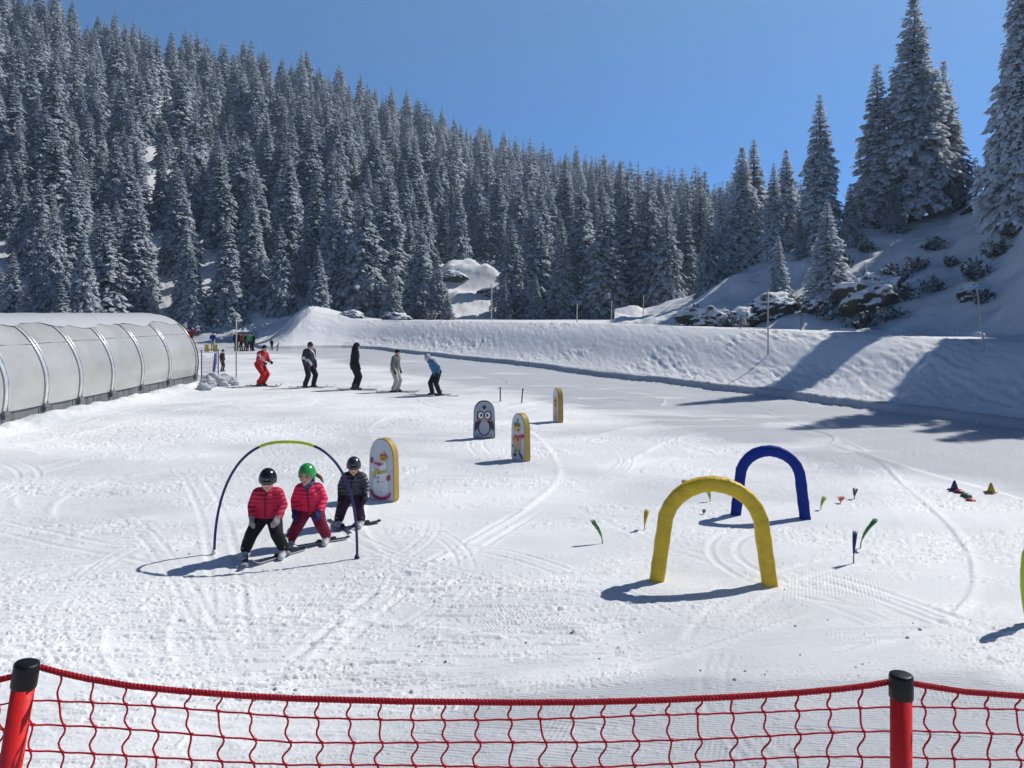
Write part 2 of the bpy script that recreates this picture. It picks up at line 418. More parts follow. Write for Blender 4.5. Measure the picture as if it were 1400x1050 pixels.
def build_terrain():
    fine = np.radians(np.linspace(-35.5, 35.5, 1080))
    side = np.radians(np.concatenate([np.arange(-180, -60, 6.0), np.arange(-60, -36, 0.5)]))
    right = -side[::-1]
    ang = np.concatenate([side, fine, right])
    rs = [0.03]
    while rs[-1] < 700:
        r = rs[-1]
        if r < 4.2: st = 0.12
        elif r < 14: st = max(0.0085, r * r / 2415.0 * 0.75)
        elif r < 36: st = min(r * r / 2415.0 * 0.75, 0.085)
        elif r < 60: st = 0.13
        elif r < 79: st = 0.16
        elif r < 120: st = 0.45
        else: st = r * 0.008
        rs.append(r + st)
    rs = np.array(rs)
    A, Rr = np.meshgrid(ang, rs)
    # rows are depth lines inside the view, circles elsewhere
    c = np.where(np.abs(A) < R(60), np.cos(A), 0.5)
    d = Rr / np.maximum(c, 0.5)
    x = d * np.sin(A); y = d * np.cos(A)
    z, reg, loose = terrain(x, y)
    V = np.stack([x, y, z], -1).reshape(-1, 3)
    nr, nc = x.shape
    i = np.arange(nr - 1)[:, None] * nc + np.arange(nc)[None, :]
    jn = np.roll(np.arange(nc), -1)
    i1 = np.arange(nr - 1)[:, None] * nc + jn[None, :]
    q = np.stack([i, i1, i1 + nc, i + nc], -1)
    rf = reg[:-1, :]
    for k, nm, m in ((0, 'snow_ground', M_SNOW), (1, 'hillside', M_SNOW2), (2, 'mountain', M_SNOW2)):
        f = q[rf == k]
        if len(f) == 0: continue
        used = np.unique(f)
        mp = np.zeros(len(V), np.int64); mp[used] = np.arange(len(used))
        me = np_mesh(nm, V[used], [mp[f]], smooth=True)
        if k == 0:
            # cap under the photographer's feet
            pass
        at = me.attributes.new('loose', 'FLOAT', 'POINT'); at.data.foreach_set('value', loose.ravel()[used].astype(np.float32))
        o = link(nm, me, None, m)
        tag(o, kind='structure')
    print('terrain verts', len(V))
build_terrain()
# ------------------------------------------------------------------ camera, light, sky
cam = bpy.data.cameras.new('camera'); cam_o = bpy.data.objects.new('camera', cam); COL.objects.link(cam_o)
cam.sensor_fit = 'HORIZONTAL'; cam.sensor_width = 36.0; cam.lens = 36.0 * F / 1400.0
cam.clip_start = 0.05; cam.clip_end = 3000
cam_o.location = (0, 0, CZ)
cam_o.rotation_euler = (R(90), 0, 0)
cam.shift_y = (YH - 525) / 1400.0      # level camera, frame slid down as a view camera would
scene.camera = cam_o
SUN = Vector((0.87, 0.50, 1.0)).normalized()
EL = math.asin(SUN.z); AZ = math.atan2(SUN.x, SUN.y)
sl = bpy.data.lights.new('sun', 'SUN'); sl.energy = 5.0; sl.angle = R(0.53); sl.color = (1.0, 0.965, 0.905)
so = bpy.data.objects.new('sun', sl); COL.objects.link(so)
so.rotation_euler = (-SUN).to_track_quat('-Z', 'Y').to_euler(); so.location = (30, 20, 40)
w = bpy.data.worlds.new('World'); scene.world = w; w.use_nodes = True
nt = w.node_tree
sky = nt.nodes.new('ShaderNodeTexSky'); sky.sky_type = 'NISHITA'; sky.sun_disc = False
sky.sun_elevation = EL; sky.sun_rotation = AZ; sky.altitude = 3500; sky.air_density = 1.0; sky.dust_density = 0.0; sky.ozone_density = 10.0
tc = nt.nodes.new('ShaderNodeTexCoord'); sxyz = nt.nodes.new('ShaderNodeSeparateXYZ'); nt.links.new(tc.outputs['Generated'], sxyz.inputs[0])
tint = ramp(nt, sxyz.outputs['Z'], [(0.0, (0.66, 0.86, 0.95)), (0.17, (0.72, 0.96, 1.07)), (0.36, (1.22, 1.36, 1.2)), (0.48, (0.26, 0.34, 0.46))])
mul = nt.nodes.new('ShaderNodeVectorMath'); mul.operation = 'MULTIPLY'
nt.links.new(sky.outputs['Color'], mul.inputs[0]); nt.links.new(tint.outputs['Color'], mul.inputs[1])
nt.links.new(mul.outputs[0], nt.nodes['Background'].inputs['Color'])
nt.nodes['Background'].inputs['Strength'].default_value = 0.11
vs = scene.view_settings
vs.view_transform = 'Standard'; vs.look = 'None'; vs.exposure = 0.05; vs.gamma = 1.0
scene.render.film_transparent = False
scene.cycles.max_bounces = 6; scene.cycles.diffuse_bounces = 3

# ------------------------------------------------------------------ spruces
M_FROST = frost_mat('frosted_needles', (0.060, 0.075, 0.086), (0.54, 0.59, 0.66), 0.46, 0.98, 0.8, 0.28, 5.0, through=0.34)
M_FROST_HILL = frost_mat('thick_rime_needles', (0.11, 0.13, 0.145), (0.74, 0.79, 0.86), 0.38, 0.84, 0.8, 0.28, 5.0, through=0.40)
M_FROST_FAR = frost_mat('frosted_needles_far', (0.060, 0.075, 0.086), (0.52, 0.57, 0.64), 0.46, 0.98, 0.35, 0.26, 2.6, through=0.34)
M_BARK = frost_mat('spruce_bark', (0.06, 0.045, 0.035), (0.6, 0.62, 0.66), 1.05, 1.3, 1.5, 0.1, 7.0)

def crown_arrays(seed, H, Rad, nlev, nbr, npad, pw, base=0.07, droop=0.5, simple=False):
    """leaf-like sprays along drooping whorled boughs; returns V,(tris,quads)"""
    g = np.random.default_rng(seed)
    P = []; T = []; Wd = []; Ln = []; Dr = []
    lump = g.uniform(0.75, 1.1, 12)
    for li in range(nlev):
        h = base + (1 - base) * ((li + g.uniform(0, .9)) / nlev) ** 1.06
        if h > 0.99: h = 0.985
        prof = (1 - h) ** 0.92 * (0.90 + 0.10 * math.sin(h * 23 + seed)) * (0.80 + 0.2 * min(1, h / 0.18))
        n = max(4, int(round(nbr * (0.55 + 0.45 * (1 - h)))))
        a0 = g.uniform(0, 2 * PI)
        for b in range(n):
            az = a0 + 2 * PI * b / n + g.normal(0, 0.22)
            lm = lump[int((az % (2 * PI)) / (2 * PI) * 6) + (6 if h > 0.5 else 0)]
            L = Rad * prof * g.uniform(0.62, 1.12) * lm + 0.015 * H * (1 - h) + 0.005 * H
            rise = 0.35 * h * h + 0.02 + g.normal(0, 0.06)
            dr = droop * (1 - 0.55 * h) * g.uniform(0.7, 1.25)
            k = max(1, int(round(npad * min(1, 0.35 + L / (Rad + 1e-6)))))
            o = np.array([math.cos(az), math.sin(az), 0]); sd = np.array([-o[1], o[0], 0])
            for j in range(k):
                s = (j + g.uniform(0.2, 1.0)) / k
                s = 0.16 + 0.84 * s
                c = o * L * s; c[2] = h * H + L * (rise * s - dr * s * s * (0.8 + 0.35 * s))
                slope = rise - 2.2 * dr * s
                for side in ((-1, 1, 0) if s > 0.8 else (-1, 1)):
                    yaw = side * g.uniform(0.5, 1.05)
                    t = o * math.cos(yaw) + sd * math.sin(yaw) + np.array([0, 0, slope * 0.8 + g.normal(-0.10, 0.2)])
                    t /= np.linalg.norm(t)
                    P.append(c + g.normal(0, 0.02, 3) * Rad); T.append(t)
                    ln = pw * (0.75 + 0.9 * L / Rad * (1 - 0.45 * s)) * g.uniform(0.7, 1.35) * (0.38 + 0.62 * min(1, (1 - h) / 0.4))
                    Ln.append(ln); Wd.append(ln * g.uniform(0.21, 0.38)); Dr.append(g.uniform(0.25, 0.8))
    # leader
    for q in range(3):
        P.append(np.array([0, 0, H * (0.965 + 0.012 * q)])); T.append(np.array([g.normal(0, .15), g.normal(0, .15), 1.0])); Ln.append(pw * 0.55); Wd.append(pw * 0.13); Dr.append(0.1)
    P = np.array(P); T = np.array(T); T /= np.linalg.norm(T, axis=1)[:, None]
    Ln = np.array(Ln)[:, None]; Wd = np.array(Wd)[:, None]; Dr = np.array(Dr)[:, None]
    n = len(P)
    up = np.tile([0, 0, 1.0], (n, 1)) + g.normal(0, 0.35, (n, 3))
    S = np.cross(T, up); S /= np.maximum(np.linalg.norm(S, axis=1), 1e-6)[:, None]
    U = np.cross(S, T)
    if simple:
        jj = g.uniform(0.7, 1.25, (n, 4, 1))
        m = P + T * Ln * 0.45 + U * Wd * 0.25; tip = P + T * Ln * jj[:, 0] - np.array([0, 0, 1.0]) * Ln * 0.15
        l = m + S * Wd * jj[:, 1] - U * Wd * Dr - U * Wd * 0.25; r = m - S * Wd * jj[:, 2] - U * Wd * Dr - U * Wd * 0.25
        V = np.stack([P, m, l, r, tip], 1).reshape(-1, 3); bi = np.arange(n)[:, None] * 5
        return V, np.concatenate([bi + np.array([[0, 2, 1]]), bi + np.array([[0, 1, 3]]), bi + np.array([[2, 4, 1]]), bi + np.array([[1, 4, 3]])]), np.zeros((0, 4), int)
    j = lambda: g.uniform(0.6, 1.25, (n, 1))
    b = P
    m1 = P + T * Ln * 0.34 + U * Wd * 0.25; m2 = P + T * Ln * 0.72 + U * Wd * 0.18
    tip = P + T * Ln * j() - np.array([0, 0, 1.0]) * Ln * 0.12
    l1 = m1 + S * Wd * j() - U * Wd * Dr * j() - T * Ln * 0.05; r1 = m1 - S * Wd * j() - U * Wd * Dr * j() - T * Ln * 0.05
    l2 = m2 + S * Wd * 0.8 * j() - U * Wd * Dr * 1.2 * j() + T * Ln * 0.08; r2 = m2 - S * Wd * 0.8 * j() - U * Wd * Dr * 1.2 * j() + T * Ln * 0.08
    V = np.stack([b, m1, l1, r1, m2, l2, r2, tip], 1).reshape(-1, 3)
    base_i = np.arange(n)[:, None] * 8
    tris = np.concatenate([base_i + np.array([[0, 2, 1]]), base_i + np.array([[0, 1, 3]]), base_i + np.array([[5, 7, 4]]), base_i + np.array([[4, 7, 6]])])
    quads = np.concatenate([base_i + np.array([[2, 5, 4, 1]]), base_i + np.array([[1, 4, 6, 3]])])
    return V, tris, quads

def trunk_arrays(H, r, seg=8, n=10, seed=0):
    g = np.random.default_rng(seed + 900)
    V = []
    for i in range(n):
        h = i / (n - 1); rr = r * (1 - h) ** 0.9 * (1.35 if i == 0 else 1) + 0.008
        ox, oy = g.normal(0, 0.15 * r, 2) if 0 < i < n - 1 else (0, 0)
        for k in range(seg):
            a = 2 * PI * k / seg
            V.append((ox + rr * math.cos(a), oy + rr * math.sin(a), -0.8 * (i == 0) + h * H * 0.985))
    f = [[i * seg + k, i * seg + (k + 1) % seg, (i + 1) * seg + (k + 1) % seg, (i + 1) * seg + k] for i in range(n - 1) for k in range(seg)]
    return np.array(V), np.array(f)

class Spruce:
    def __init__(s, seed, H, Rad, nlev, nbr, npad, pw, base=0.07, droop=0.5, far=False, rime=False):
        V, t, q = crown_arrays(seed, H, Rad, nlev, nbr, npad, pw, base, droop, far)
        tv, tf = trunk_arrays(H, 0.018 * H, seed=seed, seg=6 if far else 8, n=6 if far else 12)
        s.H = H; s.V = V; s.t = t; s.q = q; s.tv = tv; s.tf = tf
        s.crown = np_mesh('crown', V, [t, q]); s.crown.materials.append(M_FROST_FAR if far else M_FROST_HILL if rime else M_FROST)
        s.trunk = np_mesh('trunk', tv, [tf], smooth=True); s.trunk.materials.append(M_BARK)
        a = len(V)
        s.whole = None; s.far = far
    def one_mesh(s):
        if s.whole is None:
            a = len(s.V)
            mi = np.concatenate([np.zeros(len(s.t)), np.zeros(len(s.q)), np.ones(len(s.tf))])
            s.whole = np_mesh('snowy_spruce', np.concatenate([s.V, s.tv]), [s.t, s.q, s.tf + a], matidx=mi)
            s.whole.materials.append(M_FROST_FAR); s.whole.materials.append(M_BARK)
        return s.whole

HUGE = Spruce(104, 12, 1.85, 86, 13, 10, 0.25, 0.05, 0.6, rime=True)
BIG = [Spruce(101, 12, 2.35, 66, 13, 9, 0.33, 0.10, 0.50, rime=True), Spruce(102, 12, 2.2, 62, 12, 9, 0.34, 0.06, 0.66, rime=True), Spruce(103, 12, 1.75, 60, 11, 8, 0.30, 0.05, 0.46, rime=True), Spruce(107, 12, 2.5, 58, 10, 9, 0.32, 0.12, 0.42, rime=True)]
MID = [Spruce(201 + i, 12, (1.9, 2.3, 2.5, 2.05, 2.2)[i], 48, 11, 7, 0.36, 0.04, (0.55, 0.7, 0.6, 0.45, 0.8)[i]) for i in range(5)]
FAR = [Spruce(301 + i, 12, (1.9, 2.2, 2.5, 2.05)[i], 30, 8, 3, 0.62, 0.05, (0.5, 0.7, 0.6, 0.45)[i], far=True) for i in range(4)]

def tree(kind, x, y, H, label, group=None, widen=1.0, z=None, parts=True, name='snowy_spruce'):
    z = ground(x, y) - 0.15 if z is None else z
    s = H / kind.H
    rz = RNG.uniform(0, 2 * PI)
    if parts:
        o = empty(name, (x, y, z), rz)
        c = link('crown', kind.crown, o); t = link('trunk', kind.trunk, o)
        o.scale = (s * widen, s * widen, s)
    else:
        o = link(name, kind.one_mesh())
        o.location = (x, y, z); o.rotation_euler = (RNG.normal(0, .03), RNG.normal(0, .03), rz); o.scale = (s * widen, s * widen, s)
    tag(o, label, 'tree', group)
    return o
TREES = []      # (x,y) taken
def tree_px(kind, xp, ytop, d, label, widen=1.0, group=None, yb=None):
    x = px(xp) * d
    z = ground(x, d) - 0.15
    top = CZ + (YH - ytop) / F * d
    TREES.append((x, d, 2.0))
    return tree(kind, x, d, max(1.0, top - z), label, group, widen, z)

G_HILL = 'spruces on the shaded hill at the right'
tree_px(BIG[0], 1249, -6, 52, 'tallest frosted spruce, its top cut by the frame, on the hill at the right', 1.15, G_HILL)
tree_px(BIG[3], 1290, 82, 54, 'frosted spruce with long bare side boughs close behind the tallest spruce', 1.1, G_HILL)
tree_px(BIG[2], 1199, 87, 52, 'slender frosted spruce just left of the tallest spruce', 1.3, G_HILL)
tree_px(BIG[2], 1121, 128, 51, 'slender frosted spruce standing alone against the sky on the hill crest', 1.28, G_HILL)
tree_px(HUGE, 1404, -105, 36.2, 'huge snow-laden spruce cut off by the right edge of the photo', 1.05, G_HILL)
tree_px(MID[0], 1334, 214, 80, 'tiny far spruce on the crest between the tallest spruce and the right-edge spruce', 1.2, G_HILL)
tree_px(BIG[1], 1075, 204, 54, 'broad dark frosted spruce left of the slender lone spruce', 1.25, G_HILL)
tree_px(BIG[0], 1015, 200, 54, 'front spruce of the tall pair at the left end of the hill', 1.2, G_HILL)
tree_px(BIG[2], 1031, 190, 57, 'rear spruce of the tall pair at the left end of the hill', 1.45, G_HILL)
tree_px(BIG[2], 1058, 222, 51, 'narrow spruce squeezed between the tall pair and the broad dark spruce', 1.2, G_HILL)
tree_px(BIG[3], 1131, 276, 40.5, 'small thin spruce with a bare visible trunk on the hillside above the rocks', 1.35, G_HILL)
tree_px(MID[1], 1162, 250, 49, 'short frosted spruce under the lone slender spruce', 1.2, G_HILL)
tree_px(MID[2], 1222, 246, 50, 'bushy low spruce at the foot of the tallest spruce', 1.3, G_HILL)
tree_px(MID[0], 1298, 232, 50.5, 'bushy spruce at the right foot of the tallest spruce', 1.3, G_HILL)
tree_px(BIG[2], 1064, 322, 43, 'little snow-crusted spruce on the rock ledge at the foot of the hill', 1.4, G_HILL)
tree_px(MID[3], 1093, 290, 48, 'short spruce behind the small thin spruce', 1.1, G_HILL)
tree_px(BIG[3], 985, 255, 53, 'frosted spruce with open boughs at the left foot of the hill', 1.0, G_HILL)
tree_px(MID[4], 968, 292, 52, 'low bushy spruce at the left foot of the hill', 1.2, G_HILL)
tree_px(BIG[2], 1240, 352, 41, 'dwarf spruce growing out of the long rock outcrop', 1.5, G_HILL)
tree_px(BIG[2], 1335, 352, 36, 'dwarf spruce on the rightmost rock outcrop', 1.5, G_HILL)
tree_px(BIG[2], 1182, 358, 40, 'dwarf spruce left of the long rock outcrop', 1.4, G_HILL)

G_ROW = 'snowy spruces standing along the back of the ski area'
row = [  # x, top, depth, kind, widen, label
 (312, 296, 77, 0, 1.15, 'broad snow-laden spruce behind the end of the tunnel'),
 (258, 320, 82, 1, 1.0, 'dark spruce left of the broad spruce behind the tunnel end'),
 (383, 306, 79, 1, 1.1, 'snow-laden spruce right of the broad spruce behind the tunnel end'),
 (352, 330, 84, 2, 1.0, 'dark spruce between two snow-laden spruces behind the group of waiting skiers'),
 (434, 336, 73.5, 3, 1.1, 'small pale frosted spruce on top of the snow pile'),
 (420, 300, 84, 1, 1.0, 'dark tall spruce behind the small pale spruce of the snow pile'),
 (462, 210, 86, 0, 1.05, 'tall spruce with heavy drooping boughs above the snow pile'),
 (497, 250, 80, 1, 1.1, 'dark heavy spruce behind the skier in black'),
 (537, 366, 74, 3, 1.25, 'small pale frosted spruce on the bank crest behind the skier in grey'),
 (530, 232, 84, 0, 1.05, 'tall spruce behind the small pale spruce on the bank crest'),
 (575, 300, 80, 2, 1.1, 'snowy spruce left of the snowy ledge in the forest'),
 (598, 345, 77, 3, 1.1, 'short spruce at the left foot of the snowy ledge'),
 (612, 395, 74, 3, 1.2, 'bush-sized spruce on the bank crest below the snowy ledge'),
 (700, 300, 82, 2, 1.0, 'snowy spruce at the right edge of the snowy ledge'),
 (690, 380, 77, 3, 1.2, 'young spruce below the right edge of the snowy ledge'),
 (735, 285, 80, 1, 1.1, 'dense spruce right of the snowy ledge'),
 (768, 300, 77, 0, 1.0, 'dense spruce behind the bank left of the two marker poles'),
 (733, 378, 74, 3, 1.3, 'low bushy spruce in front of the dense spruces behind the bank'),
 (795, 240, 83, 2, 1.0, 'tall spruce at the middle of the row behind the bank'),
 (826, 268, 76, 1, 1.2, 'heavy spruce behind the tallest marker pole on the bank'),
 (858, 236, 80, 0, 1.1, 'tall spruce with a dark pointed top behind the bank'),
 (886, 232, 78, 2, 1.0, 'pointed spruce standing highest beside the dip in the skyline'),
 (912, 275, 74, 1, 1.0, 'spruce below the dip in the skyline'),
 (940, 250, 82, 3, 1.0, 'thin far spruce in the dip of the skyline'),
 (957, 240, 78, 2, 1.0, 'dark pointed spruce left of the hill'),
 (938, 288, 76, 0, 1.0, 'frosted spruce at the edge of the lit gap behind the bank'),
 (905, 322, 78, 1, 1.1, 'low spruce at the left of the lit gap behind the bank'),
 (187, 252, 78, 3, 1.1, 'slender spruce rising alone behind the middle of the tunnel'),
 (143, 278, 75, 2, 1.15, 'wide snowy spruce behind the tunnel roof'),
 (98, 240, 84, 0, 1.0, 'tall spruce left of the wide snowy spruce behind the tunnel'),
 (83, 382, 68, 3, 1.2, 'short young spruce peeking over the tunnel roof'),
 (35, 390, 68, 3, 1.3, 'shortest young spruce peeking over the tunnel roof near the left edge'),
 (18, 345, 74, 2, 1.1, 'broad spruce behind the tunnel near the left edge'),
 (58, 290, 80, 1, 1.0, 'dark spruce behind the tunnel near the left edge'),
 (228, 300, 90, 3, 1.0, 'slim spruce behind the last tunnel rib'),
 (115, 320, 70, 1, 1.0, 'spruce pressed against the wide snowy spruce behind the tunnel'),
]
for x, yt, d, k, wd, lab in row:
    tree_px(MID[k] if k < 4 else MID[4], x, yt, d, lab, wd * 1.22, G_ROW)

# forest on the mountain: scattered, nearest ones single objects, the rest one mass
def scatter():
    g = np.random.default_rng(5)
    pts = []
    cell = {}
    def ok(x, y, r):
        cx, cy = int(x // 6), int(y // 6)
        for i in range(cx - 1, cx + 2):
            for j in range(cy - 1, cy + 2):
                for (a, b, c) in cell.get((i, j), ()):
                    if (a - x) ** 2 + (b - y) ** 2 < (max(r, c)) ** 2: return False
        return True
    for (x, y, r) in TREES: cell.setdefault((int(x // 6), int(y // 6)), []).append((x, y, r))
    for _ in range(70000):
        d = 74 + 240 * g.random() ** 0.75
        xp = g.uniform(-420, 1120)
        x = px(xp) * d
        if d > m_d1(xp) + 10: continue
        if xp > 900 and d < 84: continue
        if xp < 900 and d < 84 and xp > 330: 
            if d < 80: continue
        # clearings and thin places
        if d > 100 and fbm(np.array([x / 13.]), np.array([d / 16.]), 19, 3)[0] < 0.36: continue
        if ((x + 80) / 26) ** 2 + ((d - 142) / 15) ** 2 < 1 and fbm(np.array([x / 9.]), np.array([d / 9.]), 3, 2)[0] > 0.42: continue
        if ((x + 60) / 9) ** 2 + ((d - 205) / 14) ** 2 < 1: continue
        if abs(x + 4.6) < 5.2 and d < 101: continue
        r = 2.8 + 2.4 * g.random() ** 1.6 + (0.8 if d > 170 else 0)
        if not ok(x, d, r): continue
        cell.setdefault((int(x // 6), int(d // 6)), []).append((x, d, r))
        pts.append((x, d, xp))
    return pts
PTS = sorted(scatter(), key=lambda p: p[1] + (1000 if p[2] < -60 else 0))
print('forest', len(PTS))
NIND = 300 - len(row)
mz, _, _ = terrain(np.array([p[0] for p in PTS]), np.array([p[1] for p in PTS]))
accV = []; accT = []; accQ = []; accK = []; nv = 0
def zone(xp, d):
    a = 'left' if xp < 260 else 'middle' if xp < 640 else 'right'
    b = 'foot' if d < 100 else 'lower slope'
    return f'frosted spruce among its like in the forest on the {a} {b} of the mountain', f'forest spruces on the {a} {b} of the mountain'
for i, (x, y, xp) in enumerate(PTS):
    H = RNG.uniform(6.5, 14) if y < 110 else RNG.uniform(6.5, 15.5)
    if RNG.random() < 0.22: H *= RNG.uniform(0.45, 0.75)
    wd = RNG.uniform(1.05, 1.6) * (1.25 if H < 8 else 1)
    z = mz[i] - 0.25
    if i < NIND:
        lab, grp = zone(xp, y)
        k = MID[RNG.integers(0, 5)]
        tree(k, x, y, H, lab, grp, wd, z, parts=y < 100) if y < 100 else tree(FAR[RNG.integers(0, 4)] if False else k, x, y, H, lab, grp, wd, z, parts=True)
    else:
        k = FAR[RNG.integers(0, 4)]
        a = RNG.uniform(0, 2 * PI); s = H / k.H
        c, sn = math.cos(a) * s * wd, math.sin(a) * s * wd
        for VV, tt in ((k.V, 0), (k.tv, 1)):
            W = np.stack([VV[:, 0] * c - VV[:, 1] * sn + x, VV[:, 0] * sn + VV[:, 1] * c + y, VV[:, 2] * s + z], 1)
            accV.append(W)
            if tt == 0: accT.append(k.t + nv); accQ.append(k.q + nv); accK.append((len(k.q), 0))
            else: accQ.append(k.tf + nv); accK.append((len(k.tf), 1))
            nv += len(VV)
T_ = np.concatenate(accT); Q_ = np.concatenate(accQ)
mi = np.concatenate([np.zeros(len(T_))] + [np.full(n, k) for n, k in accK])
me = np_mesh('distant_forest', np.concatenate(accV), [T_, Q_], matidx=mi)
fo = link('distant_forest', me, None, [M_FROST_FAR, M_BARK]); tag(fo, 'far spruce forest covering the upper mountain up to the skyline', 'forest', None, 'stuff')
print('far faces', len(T_) + len(Q_))

# unseen spruces added beyond the right edge to shade hill and bank
SHADE = [(26.5, 31.5, 15, 1.2), (25.6, 27.6, 12, 1.3), (27.6, 30, 12.5, 1.3), (26.2, 25.4, 11.5, 1.3), (29.5, 28, 12.5, 1.3)]
_s = random.Random(3)
for yy_ in (41.5, 45, 48.5, 52, 55.5, 59, 62.5, 66):
    for k in range(5):
        SHADE.append((yy_ * 0.675 + 0.6 + 2.7 * k + _s.uniform(-.8, .8), yy_ + _s.uniform(-.8, .8), _s.uniform(13.5, 17) if yy_ > 51 or k > 2 or (yy_ > 44 and k > 1) else _s.uniform(8.5, 9.8), 1.35))
for (x, y, H, wd) in SHADE:
    tree(MID[RNG.integers(0, 5)], x, y, H, 'unseen spruce added beyond the right edge to cast shade on the hill', 'unseen spruces added for their shade', wd)
# ------------------------------------------------------------------ shape helpers
def capsule(bm, p0, p1, r0, r1=None, seg=14, axis=None, flat=1.0, rings=5):
    """rounded tapering limb; 'flat' squashes its section along 'axis'"""
    r1 = r0 if r1 is None else r1
    p0 = Vector(p0); p1 = Vector(p1); d = p1 - p0
    if d.length < 1e-6: d = Vector((0, 0, 1e-4))
    t = d.normalized(); a = t.orthogonal().normalized(); b = t.cross(a)
    ax = Vector(axis).normalized() if axis else None
    prof = [(p0, r0 * math.cos(th), r0 * math.sin(th)) for th in [-PI / 2 + PI / 2 * i / rings for i in range(1, rings + 1)]]
    prof += [(p1, r1 * math.cos(th), r1 * math.sin(th)) for th in [PI / 2 * i / rings for i in range(0, rings)]]
    def pt(c, off):
        if ax is not None: off = off - ax * off.dot(ax) * (1 - flat)
        return bm.verts.new(c + off)
    rows = []
    for c, rr, h in prof:
        rows.append([pt(c, t * h + (a * math.cos(2 * PI * k / seg) + b * math.sin(2 * PI * k / seg)) * rr) for k in range(seg)])
    s = pt(p0, -t * r0); e = pt(p1, t * r1)
    for k in range(seg):
        bm.faces.new((s, rows[0][(k + 1) % seg], rows[0][k]))
        bm.faces.new((e, rows[-1][k], rows[-1][(k + 1) % seg]))
        for i in range(len(rows) - 1):
            bm.faces.new((rows[i][k], rows[i][(k + 1) % seg], rows[i + 1][(k + 1) % seg], rows[i + 1][k]))

def ellipsoid(bm, c, r, M=None, seg=18, rings=12):
    M = M or Matrix.Identity(3); c = Vector(c)
    rows = []
    for i in range(1, rings):
        th = PI * i / rings
        rows.append([bm.verts.new(c + M @ Vector((r[0] * math.sin(th) * math.cos(2 * PI * k / seg), r[1] * math.sin(th) * math.sin(2 * PI * k / seg), r[2] * math.cos(th)))) for k in range(seg)])
    t = bm.verts.new(c + M @ Vector((0, 0, r[2]))); bt = bm.verts.new(c - M @ Vector((0, 0, r[2])))
    for k in range(seg):
        bm.faces.new((t, rows[0][k], rows[0][(k + 1) % seg])); bm.faces.new((bt, rows[-1][(k + 1) % seg], rows[-1][k]))
        for i in range(len(rows) - 1):
            bm.faces.new((rows[i][(k + 1) % seg], rows[i][k], rows[i + 1][k], rows[i + 1][(k + 1) % seg]))

def box(bm, c, h, M=None, bev=0.0):
    """box centre c, half sizes h, optional 3x3"""
    M = M or Matrix.Identity(3); c = Vector(c)
    v = [bm.verts.new(c + M @ Vector((sx * h[0], sy * h[1], sz * h[2]))) for sx in (-1, 1) for sy in (-1, 1) for sz in (-1, 1)]
    fs = [bm.faces.new([v[i] for i in f]) for f in ((0, 1, 3, 2), (4, 6, 7, 5), (0, 4, 5, 1), (2, 3, 7, 6), (0, 2, 6, 4), (1, 5, 7, 3))]
    if bev:
        es = list({e for f in fs for e in f.edges})
        bmesh.ops.bevel(bm, geom=es, offset=bev, segments=2, affect='EDGES')

def tube(bm, P, r, seg=8, closed=False, up=None):
    """round tube along polyline P; r number or list"""
    P = [Vector(p) for p in P]; n = len(P)
    rows = []; ref = None
    for i, p in enumerate(P):
        t = (P[min(i + 1, n - 1)] - P[max(i - 1, 0)])
        t = t.normalized() if t.length > 1e-9 else Vector((0, 0, 1))
        a = (ref - t * ref.dot(t)) if ref is not None else t.orthogonal()
        if a.length < 1e-6: a = t.orthogonal()
        a.normalize(); ref = a; b = t.cross(a)
        rr = r[i] if isinstance(r, (list, tuple)) else r
        rows.append([bm.verts.new(p + (a * math.cos(2 * PI * k / seg) + b * math.sin(2 * PI * k / seg)) * rr) for k in range(seg)])
    for i in range(n - 1):
        for k in range(seg):
            bm.faces.new((rows[i][k], rows[i][(k + 1) % seg], rows[i + 1][(k + 1) % seg], rows[i + 1][k]))
    bm.faces.new(rows[0][::-1]); bm.faces.new(rows[-1])

def remeshed(name, bm, voxel, mats, parent=None, smooth=4, loc=None):
    """join overlapping closed shapes into one continuous skin"""
    bmesh.ops.recalc_face_normals(bm, faces=bm.faces)
    me = bpy.data.meshes.new('tmp'); bm.to_mesh(me); bm.free()
    o = bpy.data.objects.new('tmp', me); COL.objects.link(o)
    m = o.modifiers.new('r', 'REMESH'); m.mode = 'VOXEL'; m.voxel_size = voxel
    if smooth:
        s = o.modifiers.new('s', 'SMOOTH'); s.factor = 0.5; s.iterations = smooth
    dg = bpy.context.evaluated_depsgraph_get(); ev = o.evaluated_get(dg)
    out = bpy.data.meshes.new_from_object(ev, depsgraph=dg); out.name = name
    bpy.data.objects.remove(o); bpy.data.meshes.remove(me)
    out.polygons.foreach_set('use_smooth', [True] * len(out.polygons))
    out.materials.clear()
    r = link(name, out, parent, mats)
    return r

def at(xp, yp):
    """spot on the snow under a photo position"""
    d = CZ * F / (yp - YH)
    for _ in range(3):
        x = px(xp) * d; z = ground(x, d); d = (CZ - z) * F / (yp - YH)
    x = px(xp) * d
    return x, d, ground(x, d)

